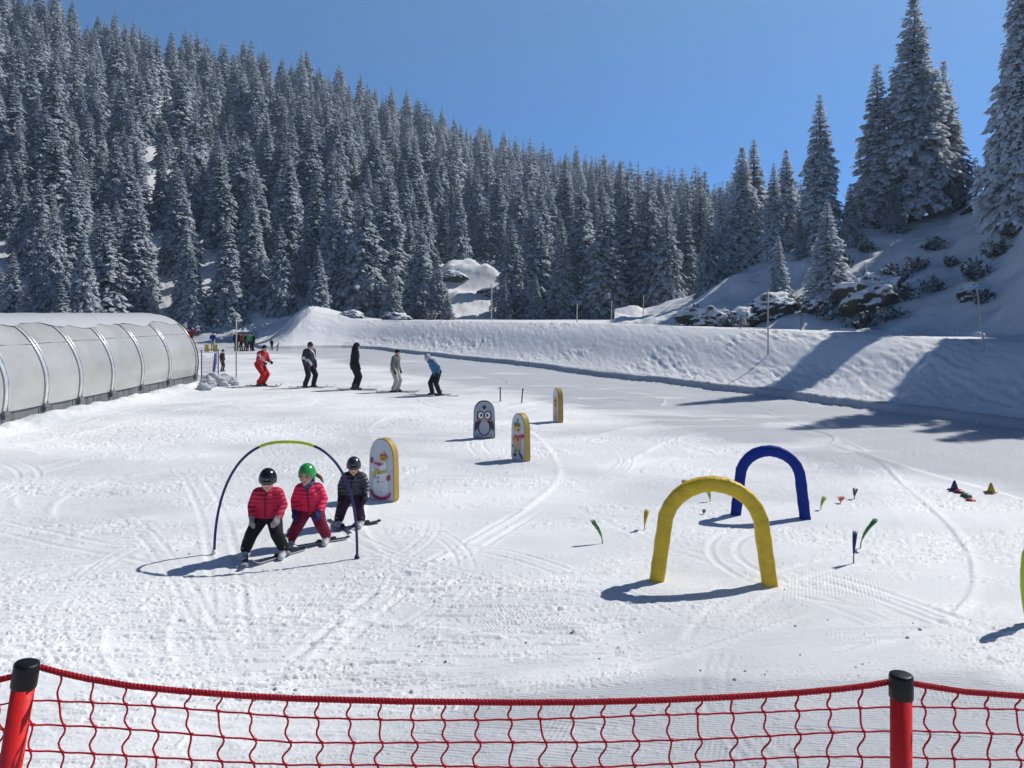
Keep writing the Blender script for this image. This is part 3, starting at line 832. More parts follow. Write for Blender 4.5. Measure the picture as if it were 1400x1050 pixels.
# ------------------------------------------------------------------ cloth, plastic, metal
M_RED_NET = mat('red_net_cord', (0.50, 0.016, 0.028), 0.7, bump=0.8, bscale=260, bdist=0.003)
M_RED_ROPE = mat('red_braided_rope', (0.50, 0.02, 0.032), 0.75, bump=1.0, bscale=320, bdist=0.006)
M_RED_POST = mat('red_plastic', (0.74, 0.018, 0.014), 0.42, var=0.08, vscale=12, bump=0.1, bscale=60)
M_BLACK = mat('black_plastic', (0.012, 0.012, 0.014), 0.38)
M_CAP = mat('black_rubber_cap', (0.005, 0.005, 0.006), 0.45, bump=0.15, spec=0.3)
M_YEL = mat('yellow_foam_cover', (0.60, 0.41, 0.010), 0.5, bump=0.9, bscale=9, bdist=0.035, var=0.14)
M_YEL_EDGE = mat('yellow_board_edge', (0.36, 0.24, 0.045), 0.6)
M_BLUE_F = mat('blue_foam_cover', (0.002, 0.020, 0.21), 0.6, bump=0.8, bscale=9, bdist=0.03, spec=0.2)
M_NAVY = mat('navy_pole', (0.003, 0.006, 0.08), 0.4)
M_LIME = mat('lime_plastic', (0.42, 0.55, 0.02), 0.45)
M_BOARD = mat('white_board', (0.52, 0.54, 0.57), 0.5, var=0.05)
M_BOARD2 = mat('grey_board', (0.30, 0.34, 0.40), 0.5, var=0.06)
M_INK = mat('black_print', (0.018, 0.020, 0.03), 0.55)
M_PR_RED = mat('crimson_print', (0.42, 0.02, 0.09), 0.55)
M_PR_RED2 = mat('red_print', (0.45, 0.05, 0.03), 0.55)
M_PR_ORG = mat('orange_print', (0.55, 0.24, 0.04), 0.55)
M_PR_YEL = mat('yellow_print', (0.55, 0.42, 0.06), 0.55)
M_PR_GRN = mat('green_print', (0.10, 0.20, 0.07), 0.55)
M_PR_WHT = mat('white_print', (0.72, 0.74, 0.76), 0.55, var=0.04)
M_PR_PEACH = mat('peach_print', (0.55, 0.36, 0.22), 0.55)
M_PR_GREY = mat('grey_print', (0.22, 0.25, 0.30), 0.55)
M_STEEL = mat('steel', (0.55, 0.56, 0.58), 0.22, metal=1.0, var=0.1)
M_POLE = mat('weathered_grey_pole', (0.40, 0.38, 0.36), 0.6)
M_POLE_DK = mat('dark_stake', (0.05, 0.055, 0.07), 0.5)
M_SKIN = mat('skin', (0.55, 0.32, 0.24), 0.5, var=0.05)
M_LIP = mat('lips', (0.40, 0.13, 0.12), 0.45)
M_EYE = mat('eye', (0.02, 0.015, 0.012), 0.15)
M_LENS = mat('tinted_lens', (0.012, 0.014, 0.018), 0.08, spec=0.8)
M_GREY_CLOTH = mat('grey_cloth', (0.20, 0.19, 0.18), 0.8, bump=0.4, bscale=120)
M_SKI_TOP = mat('dark_ski', (0.025, 0.027, 0.035), 0.3)
M_SKI_PALE = mat('pale_ski', (0.42, 0.42, 0.44), 0.3)
M_BOOT = mat('pale_boot_shell', (0.42, 0.43, 0.45), 0.35, var=0.25, vscale=20)
M_BOOT_DK = mat('dark_boot_shell', (0.03, 0.03, 0.035), 0.35)

# ------------------------------------------------------------------ red safety net in front of the camera
def post_at(xt, yt, xb, d, label):
    top = Vector((px(xt) * d, d, CZ + (YH - yt) / F * d))
    low = Vector((px(xb) * d, d, CZ + (YH - 1050) / F * d))
    dr = (low - top).normalized()
    zb = ground(top.x, d) - 0.1
    foot = top + dr * ((zb - top.z) / dr.z)
    rt = empty('fence_post', (foot.x, foot.y, zb + 0.1))
    tag(rt, label, 'fence post', 'red posts of the safety net')
    bm = bmesh.new(); o = Vector(rt.location)
    tube(bm, [foot - o, foot.lerp(top, 0.5) - o, top - dr * -0.006 - o], 0.0205, 24); bm_obj('pole', bm, M_RED_POST, rt)
    bm = bmesh.new(); top = top + dr * 0.006; a = top - o; b = top + dr * 0.046 - o
    tube(bm, [b, b.lerp(a, 0.06), b.lerp(a, 0.9), a, a - dr * 0.0015], [0.0225, 0.0232, 0.0230, 0.0215, 0.018], 28); bm_obj('cap', bm, M_CAP, rt)
    return top, foot
D1, D2 = 1.55, 1.61
post_at(38, 902, 14, D1, 'left red post of the safety net, leaning left, with a black cap')
post_at(1232, 918, 1232, D2, 'right red post of the safety net, standing upright, with a black cap')
def net_d(x): return D1 + (D2 - D1) * (x - 38) / (1232 - 38)
rope_y = tab([-330, -200, -60, 0, 24, 40, 55, 80, 120, 180, 250, 330, 400, 550, 700, 800, 900, 1000, 1050, 1100, 1150, 1190, 1217, 1232, 1250, 1280, 1320, 1400, 1500, 1700], [965, 955, 940, 929, 923, 915, 912, 919, 928, 938, 945, 951, 955, 959, 960.5, 960, 957.5, 953, 950, 946.5, 942, 937, 932, 930, 935, 940, 946, 952, 956, 955])
row1_y = tab([-330, -100, 0, 30, 65, 120, 200, 300, 400, 550, 700, 800, 900, 1000, 1100, 1160, 1220, 1250, 1320, 1400, 1550, 1700], [985, 975, 962, 956, 957, 960, 966, 974, 981, 983, 984, 983, 979, 975, 970, 967, 966, 966, 969, 972, 975, 975])
def net_pt(xp, yp, dy=0.0):
    d = net_d(xp) + 0.024 + dy
    return Vector((px(xp) * d, d, CZ + (YH - yp) / F * d))
net = empty('safety_net', (0.0, 1.58, 1.36))
tag(net, 'red knotted safety net with a thick braided top rope along the front', 'net')
NO = Vector(net.location)
bm = bmesh.new()
for ph in (0, 2 * PI / 3, 4 * PI / 3):          # three twisted strands
    P = []
    for i in range(1500):
        xp = -320 + 2000 * i / 1499
        p = net_pt(xp, rope_y(xp)) - NO
        w_ = p.x * 2 * PI / 0.022 + ph
        P.append(p + Vector((0, math.cos(w_), math.sin(w_))) * 0.0029)
    tube(bm, P, 0.0036, 6)
bm_obj('top_rope', bm, M_RED_ROPE, net)
rr = random.Random(2)
bm = bmesh.new()
NR = 17
def row_y(j, xp): return row1_y(xp) + (j - 1) * (32.5 + 3.0 * math.exp(-((xp - 40) / 170) ** 2) + 2.5 * math.exp(-((xp - 1232) / 120) ** 2)) + 1.5 * math.sin(xp * 0.011 + j * 1.7)
for j in range(1, NR + 1):
    P = [net_pt(xp, row_y(j, xp) + 0.5 * math.sin(xp * 2 * PI / 43.7 + 1.0)) - NO for xp in np.arange(-320, 1681, 11)]
    tube(bm, P, 0.0019, 6)
k = 0
for xs in np.arange(-310, 1675, 43.7):
    x = xs + rr.uniform(-2, 2); P = []
    offs = [0]; 
    for j in range(NR): offs.append(offs[-1] * 0.6 + rr.uniform(-3, 3) + (3.5 if j % 2 else -3.5) + 0.5)
    for j in range(NR):
        y0 = rope_y(x) + 3 if j == 0 else row_y(j, x); y1 = row_y(j + 1, x)
        for q in range(6):
            t = q / 6
            xx = x + offs[j] + (offs[j + 1] - offs[j]) * (t * t * (3 - 2 * t)) + 4.2 * math.sin(t * PI * 2 + 0.5) * (0.9 if j else 0.5) * (1 if (k + j) % 5 else 0.3)
            P.append(net_pt(xx, y0 + (y1 - y0) * t) - NO)
    tube(bm, P, 0.0021, 6)
    for j in range(1, NR):                       # knots
        if j < 7: ellipsoid(bm, net_pt(x + offs[j] + 2.6, row_y(j, x)) - NO, (0.0036, 0.0034, 0.0033), seg=8, rings=6)
    k += 1
bm_obj('mesh', bm, M_RED_NET, net)

# ------------------------------------------------------------------ arches
def arch_section(name, path, wx, wy, mats, parent, r=0.35, seams=None):
    """rounded square tube along path in the x-z plane"""
    bm = bmesh.new(); rows = []; n = len(path)
    for i, (x, z) in enumerate(path):
        a = path[max(i - 1, 0)]; b = path[min(i + 1, n - 1)]
        t = Vector((b[0] - a[0], 0, b[1] - a[1])).normalized(); nrm = Vector((-t.z, 0, t.x))
        row = []
        for k in range(16):
            th = 2 * PI * k / 16; c, s = math.cos(th), math.sin(th); e = 0.45
            u = math.copysign(abs(c) ** e, c) * wx / 2; v = math.copysign(abs(s) ** e, s) * wy / 2
            g = 1 + 0.02 * math.sin(i * 2.3 + k) + 0.05 * (random.Random(i * 37 + k * 11).random() - .5) + (0.045 if seams and i % seams == 0 else 0)
            row.append(bm.verts.new(Vector((x, 0, z)) + nrm * u * g + Vector((0, v * g, 0))))
        rows.append(row)
    for i in range(n - 1):
        for k in range(16): bm.faces.new((rows[i][k], rows[i][(k + 1) % 16], rows[i + 1][(k + 1) % 16], rows[i + 1][k]))
    bm.faces.new(rows[0]); bm.faces.new(rows[-1][::-1])
    return bm_obj(name, bm, mats, parent)

def foam_arch(name, x0, y0, x1, y1, ytop, tube_w, mtl, label, cat):
    a = Vector(at(x0, y0)); b = Vector(at(x1, y1)); c = (a + b) / 2
    H = (CZ + (YH - ytop) / F * c.y) - min(a.z, b.z) - tube_w * 0.5
    W = (b - a).xy.length / 2 - tube_w * 0.4
    rt = empty(name, (c.x, c.y, min(a.z, b.z)), math.atan2(b.y - a.y, b.x - a.x))
    tag(rt, label, cat, 'padded foam arches on the snow')
    leg = H - W * 0.84
    path = [(-W - 0.0, -0.08), (-W + .0, 0.0)] + [(-W + W * 0.13 * t, leg * t) for t in (0.25, 0.5, 0.75)]
    R_ = W * 0.87
    arc = [(-R_ * math.cos(PI * i / 12), leg + (H - leg) * math.sin(PI * i / 12)) for i in range(13)]
    left = [(-W + (W - R_) * t, leg * t) for t in (-.12, 0, .15, 0.3, .45, 0.6, .75, 0.9)]
    right = [(-x, z) for x, z in left[::-1]]
    o = arch_section('padded_tube', left + arc + right, tube_w, tube_w * 0.92, mtl, rt, seams=3)
    return rt
foam_arch('foam_arch', 890, 793, 1061, 799, 651, 0.165, M_YEL, 'yellow padded foam arch standing nearest on the snow', 'arch')
foam_arch('foam_arch', 1000, 703, 1107, 709, 609, 0.155, M_BLUE_F, 'dark blue padded foam arch behind the yellow one', 'arch')

def hoop(x0, y0, x1, y1, ytop, r, label, lo=0.40, hi=0.585, mt=(M_NAVY, M_LIME), lean=0.0, name='slalom_hoop', peg=True):
    a = Vector(at(x0, y0)); b = Vector(at(x1, y1)); c = (a + b) / 2
    H = (CZ + (YH - ytop) / F * c.y) - c.z - r; W = (b - a).xy.length / 2
    rt = empty(name, (c.x, c.y, c.z), math.atan2(b.y - a.y, b.x - a.x)); tag(rt, label, 'hoop')
    def P(t):
        th = PI * (1 - t); cc, ss = math.cos(th), math.sin(th)
        x = W * math.copysign(abs(cc) ** 0.80, cc); z = H * abs(ss) ** 0.86
        zg = (a.z + (b.z - a.z) * (x + W) / (2 * W) - c.z)
        return Vector((x + lean * (z / H) ** 2, 0.02 * math.sin(t * 9), z + zg * (1 - z / H)))
    def seg(t0, t1, n, rr, nm, mtl):
        bm = bmesh.new(); tube(bm, [P(t0 + (t1 - t0) * i / n) for i in range(n + 1)], rr, 12); bm_obj(nm, bm, mtl, rt)
    seg(0, lo, 40, r, 'hoop_rod', mt[0]); seg(hi, 1, 40, r, 'hoop_rod', mt[0]); seg(lo - 0.004, hi + 0.004, 24, r * 1.18, 'coloured_sleeve', mt[1])
    for s in (-1, 1):
        bm = bmesh.new(); zz = (a.z if s < 0 else b.z) - c.z
        tube(bm, [(s * W, 0, zz - 0.1), (s * W, 0, zz + 0.02), (s * W, 0, zz + 0.05)], [0.032, 0.032, 0.022], 12); bm_obj('ground_socket', bm, M_PR_WHT if s < 0 else M_NAVY, rt)
    return rt
hoop(293, 757, 488, 764, 602, 0.0165, 'thin dark blue hoop with a lime top section over two children', lean=0.05)
# lime pole with a bent wire foot at the right edge
x, y, z = at(1400, 852)
rt = empty('lime_marker_pole', (x + 0.035, y, z)); tag(rt, 'flat lime green marker pole with a bent black wire foot at the right edge', 'marker pole')
bm = bmesh.new(); P = [(0.02, 0, 0.06), (0.0, 0, 0.2), (-0.012, 0, 0.35), (-0.012, 0, 0.5), (0.0, 0, 0.65), (0.02, 0, 0.76)]; tube(bm, P, [0.045, 0.05, 0.052, 0.052, 0.05, 0.03], 14); bm_obj('pole', bm, M_LIME, rt)
bm = bmesh.new(); tube(bm, [(0.0, 0, 0.08), (-0.02, 0, 0.0), (-0.055, -0.06, 0.012), (-0.065, -0.12, 0.012), (-0.04, -0.2, 0.012), (0.02, -0.28, 0.008)], 0.009, 8); bm_obj('wire_foot', bm, M_BLACK, rt)

# ------------------------------------------------------------------ picture boards
def outline(W, H, n=28):
    pts = []
    hw = lambda z: W / 2 * (1 - 0.10 * (z / H) ** 1.5)
    zc = H * 0.66
    pts += [(-W * 0.42, 0.0), (-W * 0.47, H * 0.02), (-W / 2, H * 0.06)]
    pts += [(-hw(z), z) for z in (H * 0.2, H * 0.35, H * 0.5)]
    for i in range(n + 1):
        th = PI - PI * i / n
        c, s = math.cos(th), math.sin(th)
        pts.append((hw(zc) * math.copysign(abs(c) ** 0.86, c), zc + (H - zc) * abs(s) ** 0.92))
    pts += [(hw(z), z) for z in (H * 0.5, H * 0.35, H * 0.2)]
    pts += [(W / 2, H * 0.06), (W * 0.47, H * 0.02), (W * 0.42, 0.0)]
    return pts
def ell(cx, cz, rx, rz, n=22, rot=0.0, a0=0, a1=2 * PI):
    c, s = math.cos(rot), math.sin(rot)
    out = []
    for i in range(n):
        t = a0 + (a1 - a0) * i / (n if a1 - a0 > 6.2 else n - 1)
        x, z = rx * math.cos(t), rz * math.sin(t)
        out.append((cx + x * c - z * s, cz + x * s + z * c))
    return out
def stroke(pts, w):
    L = []; Rr = []
    for i, p in enumerate(pts):
        a = Vector(pts[max(i - 1, 0)]); b = Vector(pts[min(i + 1, len(pts) - 1)]); t = (b - a).normalized(); n = Vector((-t.y, t.x))
        L.append(tuple(Vector(p) + n * w / 2)); Rr.append(tuple(Vector(p) - n * w / 2))
    return L + Rr[::-1]
def board(xp, yp, ytop, rotd, W, T, label, art, face, edge, rim=0.0):
    x, y, z = at(xp, yp)
    H = CZ + (YH - ytop) / F * y - z
    rt = empty('picture_board', (x, y, z - 0.01), R(rotd)); tag(rt, label, 'board', 'picture boards standing on the snow')
    o = outline(W, H); n = len(o)
    bm = bmesh.new()                               # foam core with coloured edge
    rings = []
    for yy, sc in ((-T / 2, 0.97), (-T / 2 + 0.012, 1.0), (T / 2 - 0.012, 1.0), (T / 2, 0.97)):
        rings.append([bm.verts.new((a * sc, yy, H / 2 + (b - H / 2) * sc)) for a, b in o])
    for q in range(3):
        for i in range(n): bm.faces.new((rings[q][i], rings[q][(i + 1) % n], rings[q + 1][(i + 1) % n], rings[q + 1][i]))
    bm.faces.new(rings[0]); bm.faces.new(rings[-1][::-1])
    bm_obj('foam_core', bm, edge, rt, smooth=False)
    mats = [face]; bm = bmesh.new()
    def poly(pts, m, lift, order):
        if m not in mats: mats.append(m)
        vs = [bm.verts.new((a, -T / 2 - 0.002 - 0.0006 * order, b)) for a, b in pts]
        f = bm.faces.new(vs); f.material_index = mats.index(m)
        if f.normal.length == 0: f.normal_update()
    k = 0
    poly([(a * (0.955 - rim), H / 2 + (b - H / 2) * (0.975 - rim)) for a, b in o], face, 0, 0)
    for pts, m in art:
        k += 1; poly([(a * W, b * H) for a, b in pts], m, 0, k)
    me = bpy.data.meshes.new('picture'); bmesh.ops.triangulate(bm, faces=bm.faces); bm.normal_update()
    for f in bm.faces:
        if f.normal.y > 0: f.normal_flip()
    bm.to_mesh(me); bm.free(); link('picture', me, rt, mats)
    return rt
GS = (0.40, 0.42, 0.47)
snowman = [
    (ell(-0.02, 0.24, 0.32, 0.185), M_PR_GREY), (ell(-0.02, 0.24, 0.305, 0.175), M_PR_WHT),
    (ell(0.0, 0.42, 0.22, 0.12), M_PR_GREY), (ell(0.0, 0.42, 0.205, 0.112), M_PR_WHT),
    (ell(0.06, 0.565, 0.165, 0.10), M_PR_GREY), (ell(0.06, 0.565, 0.152, 0.092), M_PR_WHT),
    (stroke([(-0.40, 0.13), (-0.33, 0.09), (-0.2, 0.055), (0.0, 0.045), (0.2, 0.06), (0.33, 0.11)], 0.05), M_PR_RED),
    (ell(-0.36, 0.125, 0.09, 0.035, rot=-0.5), M_PR_RED), (ell(0.33, 0.115, 0.07, 0.03, rot=0.7), M_PR_RED),
    (stroke([(-0.2, 0.44), (-0.32, 0.50), (-0.34, 0.60)], 0.05), M_PR_WHT), (ell(-0.36, 0.645, 0.065, 0.055), M_PR_RED),
    (stroke([(0.2, 0.46), (0.28, 0.42), (0.30, 0.40)], 0.05), M_PR_WHT), (ell(0.30, 0.385, 0.07, 0.048), M_PR_RED),
    (stroke([(-0.15, 0.475), (0.0, 0.462), (0.15, 0.475), (0.2, 0.49)], 0.05), M_PR_YEL), (stroke([(-0.14, 0.48), (-0.25, 0.44), (-0.29, 0.37)], 0.085), M_PR_YEL),
    (stroke([(-0.26, 0.60), (-0.14, 0.592), (-0.05, 0.575)], 0.035), M_PR_RED), (ell(-0.05, 0.585, 0.06, 0.032), M_PR_RED), (ell(0.06, 0.60, 0.025, 0.022), M_INK),
    (ell(0.10, 0.685, 0.16, 0.05), M_PR_YEL), (ell(0.10, 0.72, 0.135, 0.05), M_PR_RED2), (stroke([(-0.04, 0.70), (0.1, 0.715), (0.23, 0.695)], 0.02), M_PR_YEL), (ell(0.11, 0.775, 0.045, 0.025), M_PR_PEACH),
    (ell(-0.07, 0.445, 0.028, 0.016), M_INK), (ell(-0.10, 0.375, 0.028, 0.016), M_INK), (ell(-0.11, 0.305, 0.028, 0.016), M_INK),
]
penguin = [
    (ell(0.0, 0.60, 0.34, 0.25), M_INK), (ell(0.0, 0.36, 0.33, 0.27), M_INK), (ell(0.0, 0.65, 0.29, 0.20), M_BOARD2),
    (ell(-0.16, 0.62, 0.16, 0.12), M_INK), (ell(0.16, 0.62, 0.16, 0.12), M_INK), (ell(-0.16, 0.62, 0.115, 0.085), M_PR_WHT), (ell(0.16, 0.62, 0.115, 0.085), M_PR_WHT),
    (ell(-0.14, 0.62, 0.05, 0.042), M_INK), (ell(0.14, 0.62, 0.05, 0.042), M_INK),
    ([(-0.10, 0.545), (0.0, 0.56), (0.10, 0.545), (0.0, 0.49)], M_PR_ORG), (ell(-0.25, 0.50, 0.06, 0.03), M_PR_RED2), (ell(0.25, 0.50, 0.06, 0.03), M_PR_RED2),
    (ell(0.0, 0.30, 0.235, 0.19), M_PR_GREY), (ell(0.0, 0.30, 0.215, 0.175), M_BOARD2),
    (ell(-0.37, 0.34, 0.06, 0.14, rot=-0.25), M_INK), (ell(0.37, 0.34, 0.06, 0.14, rot=0.25), M_INK),
    (ell(-0.2, 0.08, 0.15, 0.05), M_INK), (ell(0.2, 0.08, 0.15, 0.05), M_INK), (ell(-0.2, 0.08, 0.125, 0.037), M_BOARD2), (ell(0.2, 0.08, 0.125, 0.037), M_BOARD2),
    ([(-0.10, 0.83), (0.0, 0.76), (0.10, 0.83), (0.04, 0.88), (-0.04, 0.88)], M_INK),
]
animal = [
    (ell(-0.05, 0.72, 0.27, 0.10), M_PR_YEL), (ell(-0.05, 0.77, 0.22, 0.05), M_PR_GRN), (ell(0.02, 0.64, 0.14, 0.06), M_PR_PEACH), (ell(0.05, 0.65, 0.06, 0.022), M_INK),
    (ell(-0.15, 0.74, 0.05, 0.02), M_INK), (ell(0.10, 0.745, 0.05, 0.02), M_INK), (ell(0.0, 0.86, 0.06, 0.03), M_INK),
    (ell(-0.02, 0.36, 0.26, 0.16), M_PR_PEACH), (stroke([(-0.25, 0.52), (0.0, 0.50), (0.25, 0.53)], 0.07), M_PR_RED2), (ell(0.0, 0.46, 0.10, 0.05), M_PR_RED2),
    (stroke([(0.2, 0.47), (0.30, 0.52)], 0.07), M_PR_ORG), (ell(0.34, 0.54, 0.11, 0.045), M_PR_RED), (ell(-0.30, 0.45, 0.08, 0.04), M_PR_ORG),
    (stroke([(-0.15, 0.24), (-0.18, 0.15)], 0.11), M_PR_GRN), (stroke([(0.1, 0.24), (0.15, 0.15)], 0.11), M_PR_GRN), (ell(-0.2, 0.12, 0.13, 0.03), M_INK), (ell(0.25, 0.115, 0.14, 0.03, rot=-0.4), M_INK), (ell(-0.33, 0.30, 0.06, 0.03), M_PR_GRN),
]
owl = [(ell(0, 0.6, 0.3, 0.16), M_PR_ORG), (ell(0, 0.35, 0.28, 0.2), M_PR_PEACH), (ell(-0.1, 0.63, 0.07, 0.04), M_INK), (ell(0.12, 0.63, 0.07, 0.04), M_INK), (stroke([(-0.25, 0.5), (0.25, 0.5)], 0.06), M_PR_RED), (stroke([(-0.15, 0.2), (-0.17, 0.1)], 0.1), M_PR_RED2), (stroke([(0.15, 0.2), (0.17, 0.1)], 0.1), M_PR_RED2)]
board(525, 683, 598, -27, 0.50, 0.15, 'white rounded board with a printed snowman beside the child in dark clothes', snowman, M_BOARD, M_YEL_EDGE)
board(662, 599, 547, 3, 0.52, 0.13, 'grey rounded board with a printed black penguin and big round eyes', penguin, M_BOARD2, M_INK, rim=0.015)
board(712, 629, 564, -52, 0.46, 0.15, 'white board with a printed animal in a red scarf and a mustard yellow edge', animal, M_BOARD, M_YEL_EDGE)
board(763, 577, 530, -74, 0.46, 0.15, 'farthest board turned edge-on, showing mostly its mustard yellow rim', owl, M_BOARD, M_YEL_EDGE)

# ------------------------------------------------------------------ cones, discs, brush markers, stakes, poles
def cone(xp, yp, h, mtl, label):
    x, y, z = at(xp, yp)
    rt = empty('marker_cone', (x, y, z), 0.4); tag(rt, label, 'cone', 'small training cones and discs')
    bm = bmesh.new(); tube(bm, [(0, 0, 0.012), (0, 0, h * 0.5), (0, 0, h * 0.97), (0, 0, h)], [h * 0.40, h * 0.25, h * 0.10, h * 0.07], 18); bm_obj('cone_body', bm, mtl, rt)
    bm = bmesh.new(); box(bm, (0, 0, 0.008), (h * 0.5, h * 0.5, 0.010), bev=0.005); bm_obj('base', bm, mtl, rt)
M_CONE_B = mat('navy_cone', (0.02, 0.025, 0.10), 0.5); M_CONE_Y = mat('mustard_cone', (0.42, 0.27, 0.02), 0.5); M_DISC_R = mat('red_disc', (0.38, 0.04, 0.03), 0.5); M_DISC_G = mat('green_disc', (0.03, 0.13, 0.07), 0.5); M_DISC_M = mat('maroon_disc', (0.22, 0.02, 0.03), 0.5)
cone(1305, 670, 0.165, M_CONE_B, 'small navy cone left of the coloured discs')
cone(1355, 673, 0.165, M_CONE_Y, 'small mustard yellow cone right of the coloured discs')
for xp, yp, m, lb in ((1311, 674, M_DISC_M, 'maroon marker disc nearest the navy cone'), (1321, 679, M_DISC_G, 'dark green marker disc between the two red discs'), (1327, 686, M_DISC_R, 'bright red marker disc at the front of the row of discs')):
    x, y, z = at(xp, yp)
    bm = bmesh.new(); tube(bm, [(0, 0, 0.004), (0, 0, 0.012), (0, 0, 0.045), (0, 0, 0.058), (0, 0, 0.058)], [0.088, 0.09, 0.062, 0.035, 0.028], 20)
    o = bm_obj('marker_disc', bm, m); o.location = (x, y, z); tag(o, lb, 'marker disc', 'small training cones and discs')
def brush(xp, yp, h, lean, mtl, label, w=0.035, fan=0.5):
    x, y, z = at(xp, yp)
    rt = empty('brush_marker', (x, y, z)); tag(rt, label, 'brush marker', 'bristle markers stuck in the snow')
    rg = random.Random(int(xp * 7 + yp)); bm = bmesh.new()
    cur = lambda t: Vector((lean * h * t ** 1.8, 0, h * t))
    tube(bm, [cur(t) + Vector((0, 0, -0.05 if t == 0 else 0)) for t in (0, .2, .4, .55)], 0.008, 8); bm_obj('stem', bm, mtl, rt)
    bm = bmesh.new()
    for i in range(46):
        a = rg.uniform(0, 2 * PI); r = w * math.sqrt(rg.random())
        ox, oy = r * math.cos(a), r * math.sin(a); P = []
        for t in (0.32, 0.5, 0.7, 0.86, 1.0):
            s = (t - 0.32) / 0.68
            P.append(cur(t) + Vector((ox * (0.3 + fan * s * 1.4), oy * (0.3 + fan * s * 1.4), rg.uniform(-.02, .02) * s)))
        tube(bm, P, [0.0032, 0.0036, 0.0034, 0.003, 0.002], 5)
    bm_obj('bristles', bm, mtl, rt)
M_BG = mat('green_bristle', (0.05, 0.28, 0.06), 0.5); M_BB = mat('blue_bristle', (0.015, 0.02, 0.16), 0.5); M_BY = mat('amber_bristle', (0.60, 0.36, 0.015), 0.5); M_BL = mat('pale_lime_bristle', (0.40, 0.52, 0.12), 0.5); M_BO = mat('orange_bristle', (0.62, 0.22, 0.08), 0.5); M_BP = mat('grey_violet_bristle', (0.10, 0.09, 0.15), 0.5)
brush(824, 743, 0.30, -0.45, M_BG, 'green brush marker bent to the left, left of the yellow arch')
brush(881, 725, 0.275, 0.12, M_BY, 'amber brush marker beside the left leg of the yellow arch')
brush(1167, 770, 0.37, 0.05, M_BB, 'upright dark blue brush marker right of the arches', 0.03)
brush(1176, 750, 0.36, 0.55, M_BG, 'green brush marker bent to the right behind the blue one', 0.03)
brush(971, 686, 0.16, -0.2, M_BL, 'pale lime brush marker seen through the yellow arch')
brush(1122, 697, 0.19, 0.3, M_BL, 'pale lime brush marker just right of the blue arch')
brush(1149, 688, 0.10, 0.2, M_BO, 'short orange brush marker between the lime and the violet ones', 0.05, 0.9)
brush(1168, 682, 0.16, 0.1, M_BP, 'grey violet brush marker right of the orange one', 0.04)
brush(934, 665, 0.10, 0.1, M_BP, 'small grey violet brush marker above the crown of the yellow arch', 0.04)
brush(962, 703, 0.06, 0.1, M_BP, 'stub of a dark brush marker inside the yellow arch', 0.03)
def stake(xp, yp, ytop, lean, label, r=0.022, mtl=None, name='slalom_stake', grp='short dark stakes in the snow', d=None, cat='stake', cap=True):
    if d is None: x, y, z = at(xp, yp)
    else: x = px(xp) * d; y = d; z = ground(x, d)
    h = CZ + (YH - ytop) / F * y - z
    rt = empty(name, (x, y, z)); tag(rt, label, cat, grp)
    bm = bmesh.new(); tube(bm, [(0, 0, -0.1), (lean * h * .5, 0, h * .5), (lean * h, 0, h)], r, 10); bm_obj('shaft', bm, mtl or M_POLE_DK, rt)
    if cap:
        bm = bmesh.new(); tube(bm, [(lean * h, 0, h - .04), (lean * h, 0, h + 0.012), (lean * h, 0, h + 0.02)], [r * 1.25, r * 1.25, r * .7], 10); bm_obj('end_cap', bm, M_BLACK if mtl is None else mtl, rt)
    return rt
stake(684, 549, 530, 0.0, 'upright dark stake behind the penguin board')
stake(713, 551, 532, 0.10, 'tilted dark stake between the penguin board and the farthest board')
GP = 'thin pale poles along the crest of the bank'
stake(1050, 0, 397, 0.0, 'pale marker pole on the bank crest beside the left tree shadow', 0.03, M_POLE, 'marker_pole', GP, d=32.0, cat='pole')
stake(1095, 0, 417, 0.02, 'dark thin pole behind the bank right of the pale pole', 0.03, M_POLE_DK, 'marker_pole', GP, d=36, cat='pole')
stake(1346, 0, 397, -0.12, 'leaning pale marker pole on the shaded bank crest at the right', 0.026, M_POLE, 'marker_pole', GP, d=25.0, cat='pole')
stake(836, 0, 412, 0.0, 'taller of the two pale poles behind the middle of the bank', 0.035, M_POLE, 'marker_pole', GP, d=47, cat='pole')
stake(789, 0, 417, 0.0, 'shorter pale pole left of the taller one behind the bank', 0.04, M_POLE, 'marker_pole', GP, d=53, cat='pole')
stake(879, 0, 404, 0.03, 'pale pole at the left end of the lit gap behind the bank', 0.04, M_POLE, 'marker_pole', GP, d=56, cat='pole')
stake(672, 0, 388, 0.0, 'grey pole in front of the snowy ledge in the forest', 0.05, M_POLE, 'marker_pole', GP, d=66, cat='pole')
stake(323, 523, 434, 0.0, 'tall thin grey pole standing right of the tunnel exit', 0.03, M_POLE, 'marker_pole', 'poles at the tunnel exit', cat='pole')
